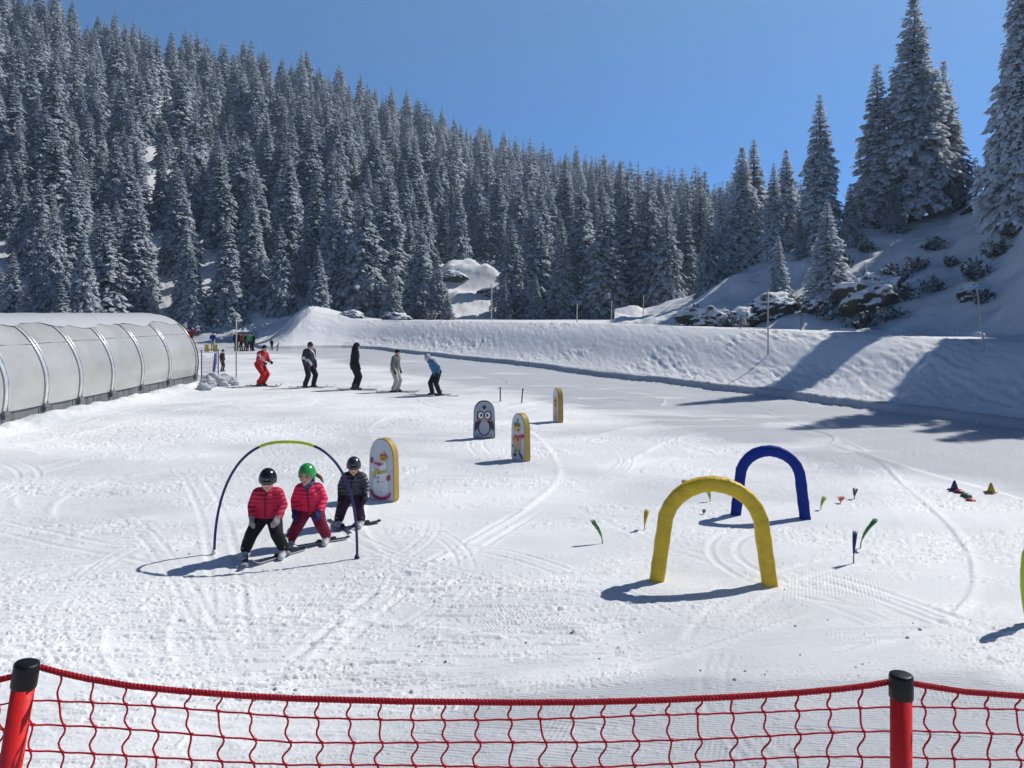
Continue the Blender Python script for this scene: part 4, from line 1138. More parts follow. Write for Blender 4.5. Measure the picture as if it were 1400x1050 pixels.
# ------------------------------------------------------------------ covered conveyor tunnel
def plastic_shell():
    m, nt, b = nodes_of('milky_plastic_sheet')
    v = objcoord(nt)
    n = N(nt, 'ShaderNodeTexNoise', Scale=0.7, Detail=6.0, Roughness=0.65); nt.links.new(v, n.inputs['Vector'])
    r = ramp(nt, n.outputs['Fac'], [(0.3, (0.42, 0.42, 0.41)), (0.7, (0.58, 0.58, 0.57))])
    nt.links.new(r.outputs['Color'], b.inputs['Base Color']); b.inputs['Roughness'].default_value = 0.17; b.inputs['Specular IOR Level'].default_value = 0.7
    n2 = N(nt, 'ShaderNodeTexNoise', Scale=1.6, Detail=2.0); nt.links.new(v, n2.inputs['Vector'])
    bp = N(nt, 'ShaderNodeBump', Strength=0.25, Distance=0.04); nt.links.new(n2.outputs['Fac'], bp.inputs['Height']); nt.links.new(bp.outputs['Normal'], b.inputs['Normal'])
    tr = nt.nodes.new('ShaderNodeBsdfTranslucent'); tr.inputs['Color'].default_value = (0.6, 0.6, 0.58, 1)
    mx = nt.nodes.new('ShaderNodeMixShader'); mx.inputs['Fac'].default_value = 0.22
    nt.links.new(b.outputs[0], mx.inputs[1]); nt.links.new(tr.outputs[0], mx.inputs[2]); nt.links.new(mx.outputs[0], nt.nodes['Material Output'].inputs['Surface'])
    return m
M_SHELL = plastic_shell()
M_RIB = mat('brushed_rib_metal', (0.66, 0.66, 0.65), 0.26, metal=0.4, var=0.2)
M_SKIRT = mat('grey_skirting', (0.13, 0.14, 0.15), 0.6, var=0.35, vscale=2.5)
M_ROOFSNOW = snow_mat('roof_snow', base=0.74, bdist=0.01)
TX, TW, TZ0, THH = -14.95, 2.0, 0.42, 2.46
def sect(a, k=1.0, off=0.0):
    c, s = math.cos(a), math.sin(a); e = 2 / 2.25
    x = (TW + off) * math.copysign(abs(c) ** e, c); z = (THH + off) * abs(s) ** e
    x *= 1 - 0.06 * max(0, 1 - z / 0.9) ** 1.5
    return x, TZ0 + z
tun = empty('conveyor_tunnel', (TX, 25.0, 0.0)); tag(tun, 'long arched tunnel of milky plastic panels with metal ribs and snow on its roof', 'tunnel')
RIBS = [15.0, 17.0, 18.9, 20.7, 22.5, 24.3, 26.25, 28.35, 30.6, 33.2]
NA = 40
for i in range(len(RIBS) - 1):
    y0, y1 = RIBS[i] + 0.003 - 25, RIBS[i + 1] - 0.003 - 25
    bm = bmesh.new(); rows = []
    for j in range(7):
        t = j / 6; o = 0.035 * math.sin(PI * t)
        rows.append([bm.verts.new((sect(PI * k / NA, off=o)[0], y0 + (y1 - y0) * t, sect(PI * k / NA, off=o)[1])) for k in range(NA + 1)])
    for j in range(6):
        for k in range(NA): bm.faces.new((rows[j][k], rows[j][k + 1], rows[j + 1][k + 1], rows[j + 1][k]))
    bm_obj('panel', bm, M_SHELL, tun)
for i, y in enumerate(RIBS):
    bm = bmesh.new()
    for dy in (-0.085, 0.085):
        tube(bm, [(sect(PI * k / 60, off=0.03)[0], y - 25 + dy, sect(PI * k / 60, off=0.03)[1]) for k in range(61)], 0.022, 8)
    rows = [[bm.verts.new((sect(PI * k / 60, off=0.022)[0], y - 25 + dy, sect(PI * k / 60, off=0.022)[1])) for k in range(61)] for dy in (-.085, .085)]
    for k in range(60): bm.faces.new((rows[0][k], rows[0][k + 1], rows[1][k + 1], rows[1][k]))
    rb = bm_obj('rib', bm, M_RIB, tun)
    for s in (-1, 1):
        bm = bmesh.new(); box(bm, (s * (sect(0)[0] + 0.02), y - 25, TZ0 - 0.02), (0.07, 0.12, 0.05), bev=0.01); box(bm, (s * (sect(0)[0] + 0.02), y - 25, TZ0 - 0.1), (0.035, 0.03, 0.08)); bm_obj('foot', bm, M_SKIRT, rb, smooth=False)
bm = bmesh.new()                                     # dark rubber edging at the mouth
for dy in (0.09,): tube(bm, [(sect(PI * k / 60, off=0.02)[0], 33.2 - 25 + dy, sect(PI * k / 60, off=0.02)[1]) for k in range(61)], 0.035, 8)
bm_obj('end_edging', bm, M_BLACK, tun)
for s in (-1, 1):
    bm = bmesh.new(); g = random.Random(8); y = 14.8
    while y < 33.4:                                  # skirting boards
        w_ = g.uniform(0.28, 0.62); o = g.uniform(-0.012, 0.012)
        box(bm, (s * (sect(0)[0] - 0.05 + o), y + w_ / 2 - 25, 0.19), (0.02, w_ / 2 - 0.008, 0.235 + g.uniform(-.01, .006))); y += w_
    bm_obj('skirting', bm, M_SKIRT, tun, smooth=False)
bm = bmesh.new(); rows = []                          # snow lying on the roof
ys = np.linspace(14.9, 33.15, 130)
for y in ys:
    lo = R(58) + (fbm(np.array([y / 1.3]), np.array([0.3]), 7, 3)[0] - .5) * 0.42; hi = R(135)
    th = 0.07 * (1 if y < 32.6 else max(0.15, (33.15 - y) / 0.55))
    row = []
    for k in range(15):
        t = k / 14; a = lo + (hi - lo) * t; e = math.sin(PI * t) ** 0.5 if 0 < t < 1 else 0
        o = 0.045 + th * e * (0.55 + 0.6 * fbm(np.array([y / 0.8]), np.array([t * 3]), 17, 3)[0])
        x, z = sect(a, off=o); row.append(bm.verts.new((x, y - 25, z)))
    rows.append(row)
for i in range(len(rows) - 1):
    for k in range(14): bm.faces.new((rows[i][k], rows[i][k + 1], rows[i + 1][k + 1], rows[i + 1][k]))
bm_obj('roof_snow', bm, M_ROOFSNOW, tun)
bm = bmesh.new(); xs_, zs_ = sect(R(41), off=0.05); tube(bm, [(xs_ + 0.01 * math.sin(y * 2), y - 25, zs_ + 0.012 * math.sin(y * 3.1)) for y in np.linspace(15, 32.9, 60)], 0.012, 6); bm_obj('glint_tube', bm, M_RIB, tun)  # thin pale tube added to stand in for the glint along the panels
# dark red cloth bow on the mouth
rt = empty('red_cloth_bow', (TX + sect(R(38))[0] + 0.06, 33.25, sect(R(38))[1] + 0.10)); tag(rt, 'dark red cloth bow tied to the rim of the tunnel mouth', 'bow')
M_BOW = mat('dark_red_cloth', (0.22, 0.015, 0.01), 0.7, bump=0.6, bscale=20, bdist=0.03)
bm = bmesh.new(); ellipsoid(bm, (-0.13, 0, 0.04), (0.13, 0.06, 0.09)); ellipsoid(bm, (0.12, 0, 0.06), (0.12, 0.06, 0.08)); ellipsoid(bm, (0, 0, 0.02), (0.06, 0.07, 0.06)); capsule(bm, (-0.02, 0, 0), (-0.10, 0, -0.16), 0.05, 0.07, axis=(0, 1, 0), flat=.4); capsule(bm, (0.02, 0, 0), (0.06, 0, -0.14), 0.05, 0.06, axis=(0, 1, 0), flat=.4)
remeshed('loops', bm, 0.02, M_BOW, rt)

# ------------------------------------------------------------------ people
def v3(*a): return Vector(a)
def hand_shape(bm, wrist, d, side, s, palm_n, curl=0.5, thick=1.0):
    """palm, four bent fingers and a thumb leaving its side; d pointing direction, palm_n palm side"""
    d = d.normalized(); pn = (palm_n - d * palm_n.dot(d)).normalized(); w = d.cross(pn) * side
    L = 0.075 * s
    capsule(bm, wrist, wrist + d * L, 0.030 * s * thick, 0.038 * s * thick, axis=pn, flat=0.62)
    for i, (o, ln, r) in enumerate(((-0.027, 0.066, 0.0095), (-0.009, 0.076, 0.0102), (0.009, 0.070, 0.0098), (0.027, 0.054, 0.0088))):
        b = wrist + d * L * 0.95 + w * (-o) * s * thick
        r *= s * thick; ln *= s
        k1 = b + (d * math.cos(curl * .6) + pn * math.sin(curl * .6)) * ln * 0.45
        k2 = k1 + (d * math.cos(curl * 1.5) + pn * math.sin(curl * 1.5)) * ln * 0.33
        k3 = k2 + (d * math.cos(curl * 2.2) + pn * math.sin(curl * 2.2)) * ln * 0.24
        capsule(bm, b, k1, r * 1.1, r, seg=8, rings=3); capsule(bm, k1, k2, r, r * 0.95, seg=8, rings=3); capsule(bm, k2, k3, r * 0.95, r * 0.85, seg=8, rings=3)
    tb = wrist + d * L * 0.3 + w * 0.030 * s * thick
    t1 = tb + (d * 0.7 + w * 0.6 + pn * 0.25).normalized() * 0.036 * s; t2 = t1 + (d * 0.9 + w * 0.1 + pn * 0.35).normalized() * 0.028 * s
    capsule(bm, tb, t1, 0.0125 * s * thick, 0.0115 * s * thick, seg=8, rings=3); capsule(bm, t1, t2, 0.0115 * s * thick, 0.0095 * s * thick, seg=8, rings=3)

def head_mat(yaw, pitch): return Matrix.Rotation(yaw, 3, 'Z') @ Matrix.Rotation(pitch, 3, 'X')

def dome(parent, name, c, M, r, front, side, back, mtl, th=0.012, ridge=0.0):
    """helmet or hat shell: cut high at the brow, low at ears and nape"""
    bm = bmesh.new(); nu, nv = 28, 14; sh = []
    for q in (0.0, th):
        rows = []
        for i in range(nv + 1):
            row = []
            for k in range(nu):
                ph = 2 * PI * k / nu                       # 0 = +x, -pi/2 = front (-y)
                f = max(0, -math.sin(ph)) ** 1.5; b_ = max(0, math.sin(ph)) ** 1.5; sd = abs(math.cos(ph)) ** 1.3
                lim = (front * f + back * b_ + side * sd) / (f + b_ + sd)
                t = lim * i / nv
                rr = 1 + ridge * math.cos(ph * 6) * math.sin(t) ** 2 * 0.5
                p = Vector(((r[0] - q) * math.sin(t) * math.cos(ph) * rr, (r[1] - q) * math.sin(t) * math.sin(ph) * rr, (r[2] - q) * math.cos(t)))
                row.append(bm.verts.new(Vector(c) + M @ p))
            rows.append(row)
        sh.append(rows)
    for s_, rows in enumerate(sh):
        for i in range(nv):
            for k in range(nu):
                f = (rows[i][k], rows[i][(k + 1) % nu], rows[i + 1][(k + 1) % nu], rows[i + 1][k])
                try: bm.faces.new(f if s_ else f[::-1])
                except ValueError: pass
    for k in range(nu): bm.faces.new((sh[0][-1][k], sh[0][-1][(k + 1) % nu], sh[1][-1][(k + 1) % nu], sh[1][-1][k]))
    bmesh.ops.remove_doubles(bm, verts=bm.verts, dist=1e-5)
    return bm_obj(name, bm, mtl, parent)

def visor(parent, c, M, r, t0, t1, half, mtl, name='goggles', th=0.016, strap=None):
    bm = bmesh.new(); n = 16; R_ = []
    for q in (th, 0.0):
        for t in (t0, (t0 + t1) / 2, t1):
            bul = 1.0 if t in (t0, t1) else 1.05
            R_.append([bm.verts.new(Vector(c) + M @ Vector(((r[0] + q) * bul * math.sin(t) * math.sin(p), -(r[1] + q) * bul * math.sin(t) * math.cos(p), (r[2]) * math.cos(t)))) for p in [-half + 2 * half * k / n for k in range(n + 1)]])
    for a, b in ((0, 1), (1, 2), (4, 3), (5, 4), (3, 0), (2, 5)):
        for k in range(n): bm.faces.new((R_[a][k], R_[a][k + 1], R_[b][k + 1], R_[b][k]))
    o = bm_obj(name, bm, mtl, parent)
    if strap:
        bm = bmesh.new(); tm = (t0 + t1) / 2 - 0.08
        tube(bm, [Vector(c) + M @ Vector((r[0] * 1.10 * math.sin(tm) * math.sin(p), -r[1] * 1.10 * math.sin(tm) * math.cos(p), r[2] * math.cos(tm))) for p in [half + (2 * PI - 2 * half) * k / 20 for k in range(21)]], 0.012, 6)
        bm_obj('strap', bm, strap, o)
    return o

def adult(lean=0.0, flex=0.06, stance=0.13, arms='down', stag=0.0, drop=0.0):
    J = {}
    for s, n in ((-1, 'L'), (1, 'R')):
        J['an' + n] = v3(s * stance, stag * s, 0.10); J['kn' + n] = v3(s * (stance * .8 + .01), -flex * 2 + stag * s * .6, 0.50 - drop * .3); J['hip' + n] = v3(s * 0.095, 0.05 + drop * .4, 0.92 - drop)
        J['sh' + n] = v3(s * 0.19, 0.02 - lean * 0.42, 1.42 - drop - lean * .12)
    J['pel'] = v3(0, 0.05 + drop * .4, 0.96 - drop); J['chest'] = v3(0, 0.02 - lean * 0.28, 1.28 - drop - lean * .05); J['neck'] = v3(0, -lean * 0.5, 1.49 - drop - lean * .15); J['head'] = v3(0, -0.025 - lean * 0.62, 1.625 - drop - lean * .2)
    for s, n in ((-1, 'L'), (1, 'R')):
        S = J['sh' + n]
        if arms == 'down': J['el' + n] = S + v3(s * 0.07, 0.04, -0.29); J['wr' + n] = S + v3(s * 0.06, -0.06, -0.53)
        elif arms == 'front': J['el' + n] = S + v3(s * 0.08, -0.02, -0.28); J['wr' + n] = S + v3(s * 0.02, -0.25, -0.36)
        elif arms == 'back': J['el' + n] = S + v3(s * 0.09, 0.20, -0.20); J['wr' + n] = S + v3(s * 0.05, 0.20, -0.44)
    return J

PG = {}
def person(loc, rz, J, sc, cloth, label, vox=0.016, yaw=0.0, pitch=0.12, head_r=(0.078, 0.098, 0.118), kid=False, helmet=None, gog=None, hat=None, hood=None, scarf=None, hair=None, gloves=None, boots=None, detail=True, group=None, goggle_strap=None):
    jm, tm = cloth
    J = {k: v * sc for k, v in J.items()}
    hs = sc * (1.06 if not kid else 1.13)
    hr = tuple(r * hs for r in head_r); H = J['head']; M = head_mat(yaw, pitch)
    lb = (1.26 if detail else 0.95) * sc if not kid else 0.86 * sc                 # limb girth
    bm = bmesh.new()
    # ---- body
    ellipsoid(bm, H + M @ Vector((0, 0, hr[2] * 0.12)), (hr[0], hr[1], hr[2] * 0.9), M)
    ellipsoid(bm, H + M @ Vector((0, -hr[1] * 0.28, -hr[2] * 0.42)), (hr[0] * 0.74, hr[1] * 0.70, hr[2] * 0.58), M)     # jaw
    ellipsoid(bm, H + M @ Vector((0, -hr[1] * 0.86, -hr[2] * 0.80)), (hr[0] * 0.25, hr[1] * 0.18, hr[2] * 0.17), M)     # chin
    nose = H + M @ Vector((0, -hr[1] * 1.04, -hr[2] * 0.18))
    capsule(bm, H + M @ Vector((0, -hr[1] * 0.93, hr[2] * 0.12)), nose, hr[0] * 0.11, hr[0] * 0.19, seg=10)
    for s in (-1, 1):
        ellipsoid(bm, H + M @ Vector((s * hr[0] * 0.50, -hr[1] * 0.68, -hr[2] * 0.28)), (hr[0] * 0.34, hr[1] * 0.30, hr[2] * 0.26), M)   # cheeks
        ellipsoid(bm, H + M @ Vector((s * hr[0] * 1.0, hr[1] * 0.05, -hr[2] * 0.05)), (hr[0] * 0.13, hr[1] * 0.22, hr[2] * 0.25), M)     # ears
    capsule(bm, J['neck'] + v3(0, 0.01, -0.04) * sc, H + v3(0, 0.015 * sc, -hr[2] * 0.3), 0.052 * lb, 0.05 * lb)
    capsule(bm, J['pel'], J['chest'], 0.115 * lb, 0.125 * lb, axis=(0, 1, 0), flat=0.75)
    capsule(bm, J['shL'] * .9 + J['neck'] * .1, J['shR'] * .9 + J['neck'] * .1, 0.062 * lb)
    for n in 'LR':
        capsule(bm, J['sh' + n], J['el' + n], 0.050 * lb, 0.040 * lb); capsule(bm, J['el' + n], J['wr' + n], 0.040 * lb, 0.028 * lb)
        d = (J['wr' + n] - J['el' + n]).normalized(); s = -1 if n == 'L' else 1
        hand_shape(bm, J['wr' + n], d, s, 0.9 * sc * (1.0 if not kid else 0.85), v3(-s * 0.9, -0.3 if not kid else .8, 0), 0.45)
        capsule(bm, J['hip' + n], J['kn' + n], 0.080 * lb, 0.056 * lb); capsule(bm, J['kn' + n], J['an' + n], 0.056 * lb, 0.038 * lb)
        capsule(bm, J['an' + n] + v3(0, 0.02, -0.03) * sc, J['an' + n] + v3(0, -0.12, -0.055) * sc, 0.036 * lb, 0.03 * lb)
    body = remeshed('person', bm, min(vox, 0.009 if kid else 0.012) if detail else vox, [M_SKIN, M_LIP, M_EYE], None, 3)
    me = body.data
    mouth = H + M @ Vector((0, -hr[1] * 0.97, -hr[2] * 0.50)); eyes = [H + M @ Vector((s * hr[0] * 0.40, -hr[1] * 0.90, hr[2] * 0.06)) for s in (-1, 1)]
    for p in me.polygons:
        c = p.center
        if any((c - e).length < hr[0] * 0.17 for e in eyes): p.material_index = 2
        else:
            q = M.transposed() @ (c - mouth)
            if abs(q.x) < hr[0] * 0.32 and abs(q.z) < hr[2] * 0.085 and abs(q.y) < hr[1] * 0.4: p.material_index = 1
    body.location = loc; body.rotation_euler = (0, 0, rz)
    tag(body, label, 'person', group)
    # ---- jacket
    bm = bmesh.new(); puff = 1.0 if not kid else 1.05
    hem = J['pel'] + v3(0, 0, -0.07 if not kid else 0.045) * sc
    capsule(bm, hem, J['chest'], (0.158 if not kid else 0.178) * lb * puff, 0.168 * lb * puff, axis=(0, 1, 0), flat=0.78)
    capsule(bm, J['chest'], J['chest'].lerp(J['neck'], 0.55), 0.165 * lb * puff, 0.115 * lb, axis=(0, 1, 0), flat=0.78)
    capsule(bm, J['shL'].lerp(J['neck'], .15), J['shR'].lerp(J['neck'], .15), 0.078 * lb * puff)
    capsule(bm, J['neck'] + v3(0, 0.01, -0.05) * sc, J['neck'] + v3(0, 0.005, 0.012) * sc, 0.082 * lb, 0.072 * lb)
    for n in 'LR':
        capsule(bm, J['sh' + n], J['el' + n], 0.074 * lb * puff, 0.064 * lb * puff); capsule(bm, J['el' + n], J['wr' + n].lerp(J['el' + n], 0.06), 0.064 * lb * puff, 0.050 * lb)
    if kid: capsule(bm, J['hipL'] + v3(-.01, 0, .05) * sc, J['hipR'] + v3(.01, 0, .05) * sc, 0.142 * lb)
    jk = remeshed('jacket', bm, vox, jm, body, 3)
    if kid:
        f0 = J['neck'] + v3(0, -0.085, -0.03) * sc; f1 = J['chest'] + v3(0, -0.150 * 0.86, 0) * sc; f2 = J['pel'] + v3(0, -0.148, -0.01) * sc
        bz = bmesh.new(); tube(bz, [f0, f0.lerp(f1, .5) + v3(0, -.012, 0), f1, f1.lerp(f2, .5) + v3(0, -.006, 0), f2], 0.006, 6); bm_obj('zip', bz, M_T_BLACK, jk)
    # ---- trousers
    bm = bmesh.new()
    lb0 = lb; lb = lb * (1.12 if kid else 1.0)
    capsule(bm, J['hipL'] + v3(0, 0, .03) * sc, J['hipR'] + v3(0, 0, .03) * sc, 0.118 * lb)
    for n in 'LR':
        capsule(bm, J['hip' + n], J['kn' + n], 0.108 * lb, 0.082 * lb); capsule(bm, J['kn' + n], J['an' + n] + v3(0, 0, .03) * sc, 0.082 * lb, 0.072 * lb)
    remeshed('trousers', bm, vox, tm, body, 3); lb = lb0
    # ---- boots, gloves
    for n in 'LR':
        A = J['an' + n]; bm = bmesh.new()
        capsule(bm, A + v3(0, 0.01, 0.10) * sc, A + v3(0, 0.02, -0.04) * sc, 0.066 * lb, 0.062 * lb)
        capsule(bm, A + v3(0, 0.06, -0.045) * sc, A + v3(0, -0.14, -0.055) * sc, 0.058 * lb, 0.050 * lb, axis=(0, 0, 1), flat=0.85)
        for z in (-0.005, 0.05): 
            box(bm, A + v3(0, -0.065, z) * sc, (0.045 * lb, 0.012 * lb, 0.012 * lb))
        remeshed('boot', bm, min(vox, 0.011), boots or M_BOOT_DK, body, 1)
    if gloves:
        for n in 'LR':
            s = -1 if n == 'L' else 1; bm = bmesh.new(); d = (J['wr' + n] - J['el' + n]).normalized()
            capsule(bm, J['wr' + n] - d * 0.05 * sc, J['wr' + n] + d * 0.01 * sc, 0.050 * lb, 0.044 * lb)
            hand_shape(bm, J['wr' + n], d, s, (1.1 if not kid else 1.02) * sc, v3(-s * 0.9, -0.3 if not kid else .8, 0), 0.42, 1.22)
            remeshed('glove', bm, 0.007 if detail else 0.012, gloves, body, 1)
    if helmet:
        hm = dome(body, 'helmet', H + M @ Vector((0, hr[1] * 0.05, hr[2] * 0.16)), M, (hr[0] * 1.30, hr[1] * 1.24, hr[2] * 1.12), R(70), R(118), R(122), helmet)
    if hat:
        dome(body, 'hat', H + M @ Vector((0, hr[1] * 0.05, hr[2] * 0.2)), M, (hr[0] * 1.14, hr[1] * 1.12, hr[2] * 1.05), R(72), R(96), R(105), hat)
    if hood:
        bm = bmesh.new(); ellipsoid(bm, H + M @ Vector((0, hr[1] * 0.28, 0)), (hr[0] * 1.3, hr[1] * 1.05, hr[2] * 1.15), M); capsule(bm, J['neck'] + v3(0, .04, 0) * sc, H + v3(0, .05, -.05) * sc, 0.1 * lb, 0.1 * lb)
        remeshed('hood', bm, vox, hood, body, 3)
    if gog: visor(body, H + M @ Vector((0, hr[1] * 0.04, hr[2] * 0.08)), M, (hr[0] * 1.08, hr[1] * 1.02, hr[2]), R(76), R(102), R(62), gog, strap=goggle_strap)
    if scarf:
        bm = bmesh.new()
        for k in range(14):
            a, b = 2 * PI * k / 14, 2 * PI * (k + 1) / 14
            c = J['neck'].lerp(H, 0.22)
            f = lambda t: c + Vector((0.066 * lb * math.cos(t), 0.066 * lb * math.sin(t) - 0.012 * sc, -0.02 * sc * -math.sin(t)))
            capsule(bm, f(a), f(b), 0.034 * lb)
        capsule(bm, c + v3(0, -0.075, 0.0) * lb, c + v3(0, -0.085, -0.09) * lb, 0.045 * lb, 0.03 * lb, axis=(0, 1, 0), flat=.6)
        remeshed('neck_warmer', bm, vox, scarf, body, 3)
    if hair:
        bm = bmesh.new()
        for s in (-1, 1): capsule(bm, H + M @ Vector((s * hr[0] * 0.95, hr[1] * 0.1, -hr[2] * 0.1)), H + M @ Vector((s * hr[0] * 0.98, hr[1] * 0.25, -hr[2] * 0.95)), 0.020 * lb, 0.014 * lb)
        P = [H + M @ Vector((0, hr[1] * 1.0, 0)), H + M @ Vector((hr[0] * 0.9, hr[1] * 1.2, -hr[2] * 0.25)), H + M @ Vector((hr[0] * 1.7, hr[1] * 0.9, -hr[2] * 0.5)), H + M @ Vector((hr[0] * 2.15, hr[1] * 0.7, -hr[2] * 1.0))]
        for a, b, r0, r1 in ((0, 1, .026, .03), (1, 2, .03, .028), (2, 3, .028, .010)): capsule(bm, P[a], P[b], r0 * lb, r1 * lb)
        remeshed('hair', bm, 0.009, hair, body, 2)
    return body, J

def ski(pos, ang, L, w, label, top, edge=None, zoff=0.012, grp=None):
    """one ski with shovel tip, waist and binding, pointing along ang (0 = toward -y)"""
    bm = bmesh.new(); n = 22; rows = []
    for i in range(n + 1):
        t = i / n; y = L * 0.42 - L * t
        ww = w / 2 * (0.78 + 0.30 * abs(2 * t - 0.95) ** 1.6) * (1 if t < 0.93 else max(0.25, math.sqrt(max(0, 1 - ((t - 0.93) / 0.07) ** 2)))) * (1 if t > 0.03 else 0.8)
        up = max(0, (t - 0.86) / 0.14) ** 2 * 0.075 * L + max(0, (0.04 - t) / 0.04) ** 2 * 0.015
        h = 0.012 if t < .9 else 0.008
        rows.append([bm.verts.new((sx * ww, y, up + z)) for sx, z in ((-1, 0), (1, 0), (0.9, h), (-0.9, h))])
    for i in range(n):
        for k in range(4):
            f = bm.faces.new((rows[i][k], rows[i][(k + 1) % 4], rows[i + 1][(k + 1) % 4], rows[i + 1][k])); f.material_index = 0 if k == 2 else 1
    bm.faces.new(rows[0]); bm.faces.new(rows[-1][::-1])
    o = bm_obj('ski', bm, [top, edge or top], None, smooth=False)
    o.location = (pos[0], pos[1], pos[2] + zoff); o.rotation_euler = (0, 0, ang)
    tag(o, label, 'ski', grp)
    bm = bmesh.new(); bl = min(0.13, L * 0.13)
    box(bm, (0, -bl * 0.9, 0.026), (w * 0.36, bl * 0.26, 0.014), bev=0.004); box(bm, (0, bl * 1.0, 0.030), (w * 0.34, bl * 0.36, 0.018), bev=0.005); box(bm, (0, 0, 0.016), (w * 0.3, bl * 1.4, 0.005))
    bm_obj('binding', bm, M_BLACK, o, smooth=False)
    return o
def local(body, p):
    c, s = math.cos(body.rotation_euler.z), math.sin(body.rotation_euler.z)
    x = body.location.x + p.x * c - p.y * s; y = body.location.y + p.x * s + p.y * c
    return (x, y, ground(x, y))

M_J_RED = quilt('crimson_padded_cloth', (0.50, 0.008, 0.05), rough=.75); M_J_PINK = quilt('coral_pink_padded_cloth', (0.74, 0.012, 0.085), rough=.7); M_J_NAVY = quilt('dark_patterned_cloth', (0.022, 0.026, 0.045), patch=(0.06, 0.06, 0.085))
M_T_BLACK = mat('black_cloth', (0.012, 0.012, 0.014), 0.75, bump=0.5, bscale=16, bdist=0.02); M_T_MAR = mat('maroon_cloth', (0.16, 0.010, 0.035), 0.7, bump=0.5, bscale=16, bdist=0.02); M_T_PUR = mat('dark_violet_cloth', (0.028, 0.014, 0.035), 0.7, bump=0.5, bscale=16, bdist=0.02)
M_HELM_K = mat('black_helmet', (0.010, 0.010, 0.012), 0.16, spec=0.6); M_HELM_G = mat('green_helmet', (0.03, 0.26, 0.06), 0.22); M_HELM_D = mat('dark_grey_helmet', (0.035, 0.04, 0.05), 0.2)
M_GL_GREY = mat('grey_glove', (0.26, 0.22, 0.22), 0.75, bump=0.3); M_GL_BLUE = mat('navy_glove', (0.018, 0.02, 0.12), 0.7, bump=0.3); M_GL_K = mat('black_glove', (0.015, 0.015, 0.017), 0.7)
M_SCARF = mat('blue_grey_neck_warmer', (0.06, 0.08, 0.17), 0.85, bump=0.5, bscale=60); M_SCARF_K = mat('dark_neck_warmer', (0.018, 0.018, 0.022), 0.85); M_HAIR = mat('brown_hair', (0.16, 0.085, 0.045), 0.6, bump=0.6, bscale=80)
KG = 'children skiing under the hoop'
# child in front: black helmet, crimson jacket
x, y, z = at(365, 761); s = 1.0
J = dict(anL=v3(-.25, -.02, .085), anR=v3(.20, .0, .085), knL=v3(-.17, -.09, .30), knR=v3(.14, -.09, .30), hipL=v3(-.075, .04, .49), hipR=v3(.075, .04, .49), pel=v3(0, .04, .52), chest=v3(.01, -.02, .72), neck=v3(.02, -.05, .85), head=v3(.03, -.085, .965),
         shL=v3(-.115, -.02, .79), shR=v3(.145, -.02, .79), elL=v3(-.178, -.01, .64), elR=v3(.200, -.01, .64), wrL=v3(-.155, -.12, .525), wrR=v3(.160, -.12, .525))
b1, j1 = person((x, y, z), R(4), J, 1.0, (M_J_RED, M_T_BLACK), 'child in crimson padded jacket and black helmet, front skier under the hoop', 0.010, yaw=R(6), pitch=0.22, head_r=(.075, .09, .105), kid=True, helmet=M_HELM_K, gog=M_LENS, gloves=M_GL_GREY, boots=M_BOOT, goggle_strap=M_BLACK, group=KG)
ski(local(b1, j1['anL']), R(-4 + 20), 0.80, 0.085, 'dark ski under the right boot of the child in the crimson jacket', M_SKI_TOP, M_SKI_PALE)
ski(local(b1, j1['anR']), R(-4 - 32), 0.80, 0.085, 'dark ski under the left boot of the child in the crimson jacket', M_SKI_TOP, M_SKI_PALE)
# child with green helmet
x, y, z = at(424, 746)
J = dict(anL=v3(-.235, -.02, .085), anR=v3(.185, .10, .085), knL=v3(-.15, -.07, .27), knR=v3(.13, -.01, .28), hipL=v3(-.07, .04, .455), hipR=v3(.07, .04, .455), pel=v3(0, .04, .48), chest=v3(-.01, -.01, .66), neck=v3(-.02, -.03, .79), head=v3(-.03, -.06, .91),
         shL=v3(-.130, -.01, .725), shR=v3(.110, -.01, .725), elL=v3(-.188, .0, .585), elR=v3(.168, .0, .585), wrL=v3(-.178, -.10, .48), wrR=v3(.125, -.11, .47))
b2, j2 = person((x, y, z), R(6), J, 1.02, (M_J_PINK, M_T_MAR), 'child in bright pink padded jacket with green helmet, middle skier of the three', 0.010, yaw=R(-14), pitch=0.12, head_r=(.075, .09, .105), kid=True, helmet=M_HELM_G, gloves=M_GL_BLUE, boots=M_BOOT, scarf=M_SCARF, hair=M_HAIR, group=KG)
ski(local(b2, j2['anL']), R(-6 + 16), 0.78, 0.08, 'ski under the right boot of the child in the pink jacket', M_SKI_TOP, M_SKI_PALE)
ski(local(b2, j2['anR']), R(-6 - 48), 0.78, 0.08, 'ski under the left boot of the child in the pink jacket', M_SKI_TOP, M_SKI_PALE)
# child behind in dark clothes
x, y, z = at(481, 719)
J = dict(anL=v3(-.175, -.02, .085), anR=v3(.125, .0, .085), knL=v3(-.13, -.06, .26), knR=v3(.10, -.06, .26), hipL=v3(-.065, .04, .45), hipR=v3(.065, .04, .45), pel=v3(0, .04, .47), chest=v3(.015, 0, .63), neck=v3(.03, -.02, .74), head=v3(.035, -.05, .845),
         shL=v3(-.085, -.01, .69), shR=v3(.150, -.01, .69), elL=v3(-.145, .0, .57), elR=v3(.200, .0, .57), wrL=v3(-.150, -.06, .46), wrR=v3(.195, -.06, .46))
b3, j3 = person((x, y, z), R(2), J, 1.0, (M_J_NAVY, M_T_PUR), 'child in dark patterned jacket and grey helmet behind the right hoop leg', 0.010, yaw=R(8), pitch=0.1, head_r=(.070, .085, .100), kid=True, helmet=M_HELM_D, gog=M_LENS, gloves=M_GL_K, boots=M_BOOT, scarf=M_SCARF_K, goggle_strap=M_BLACK, group=KG)
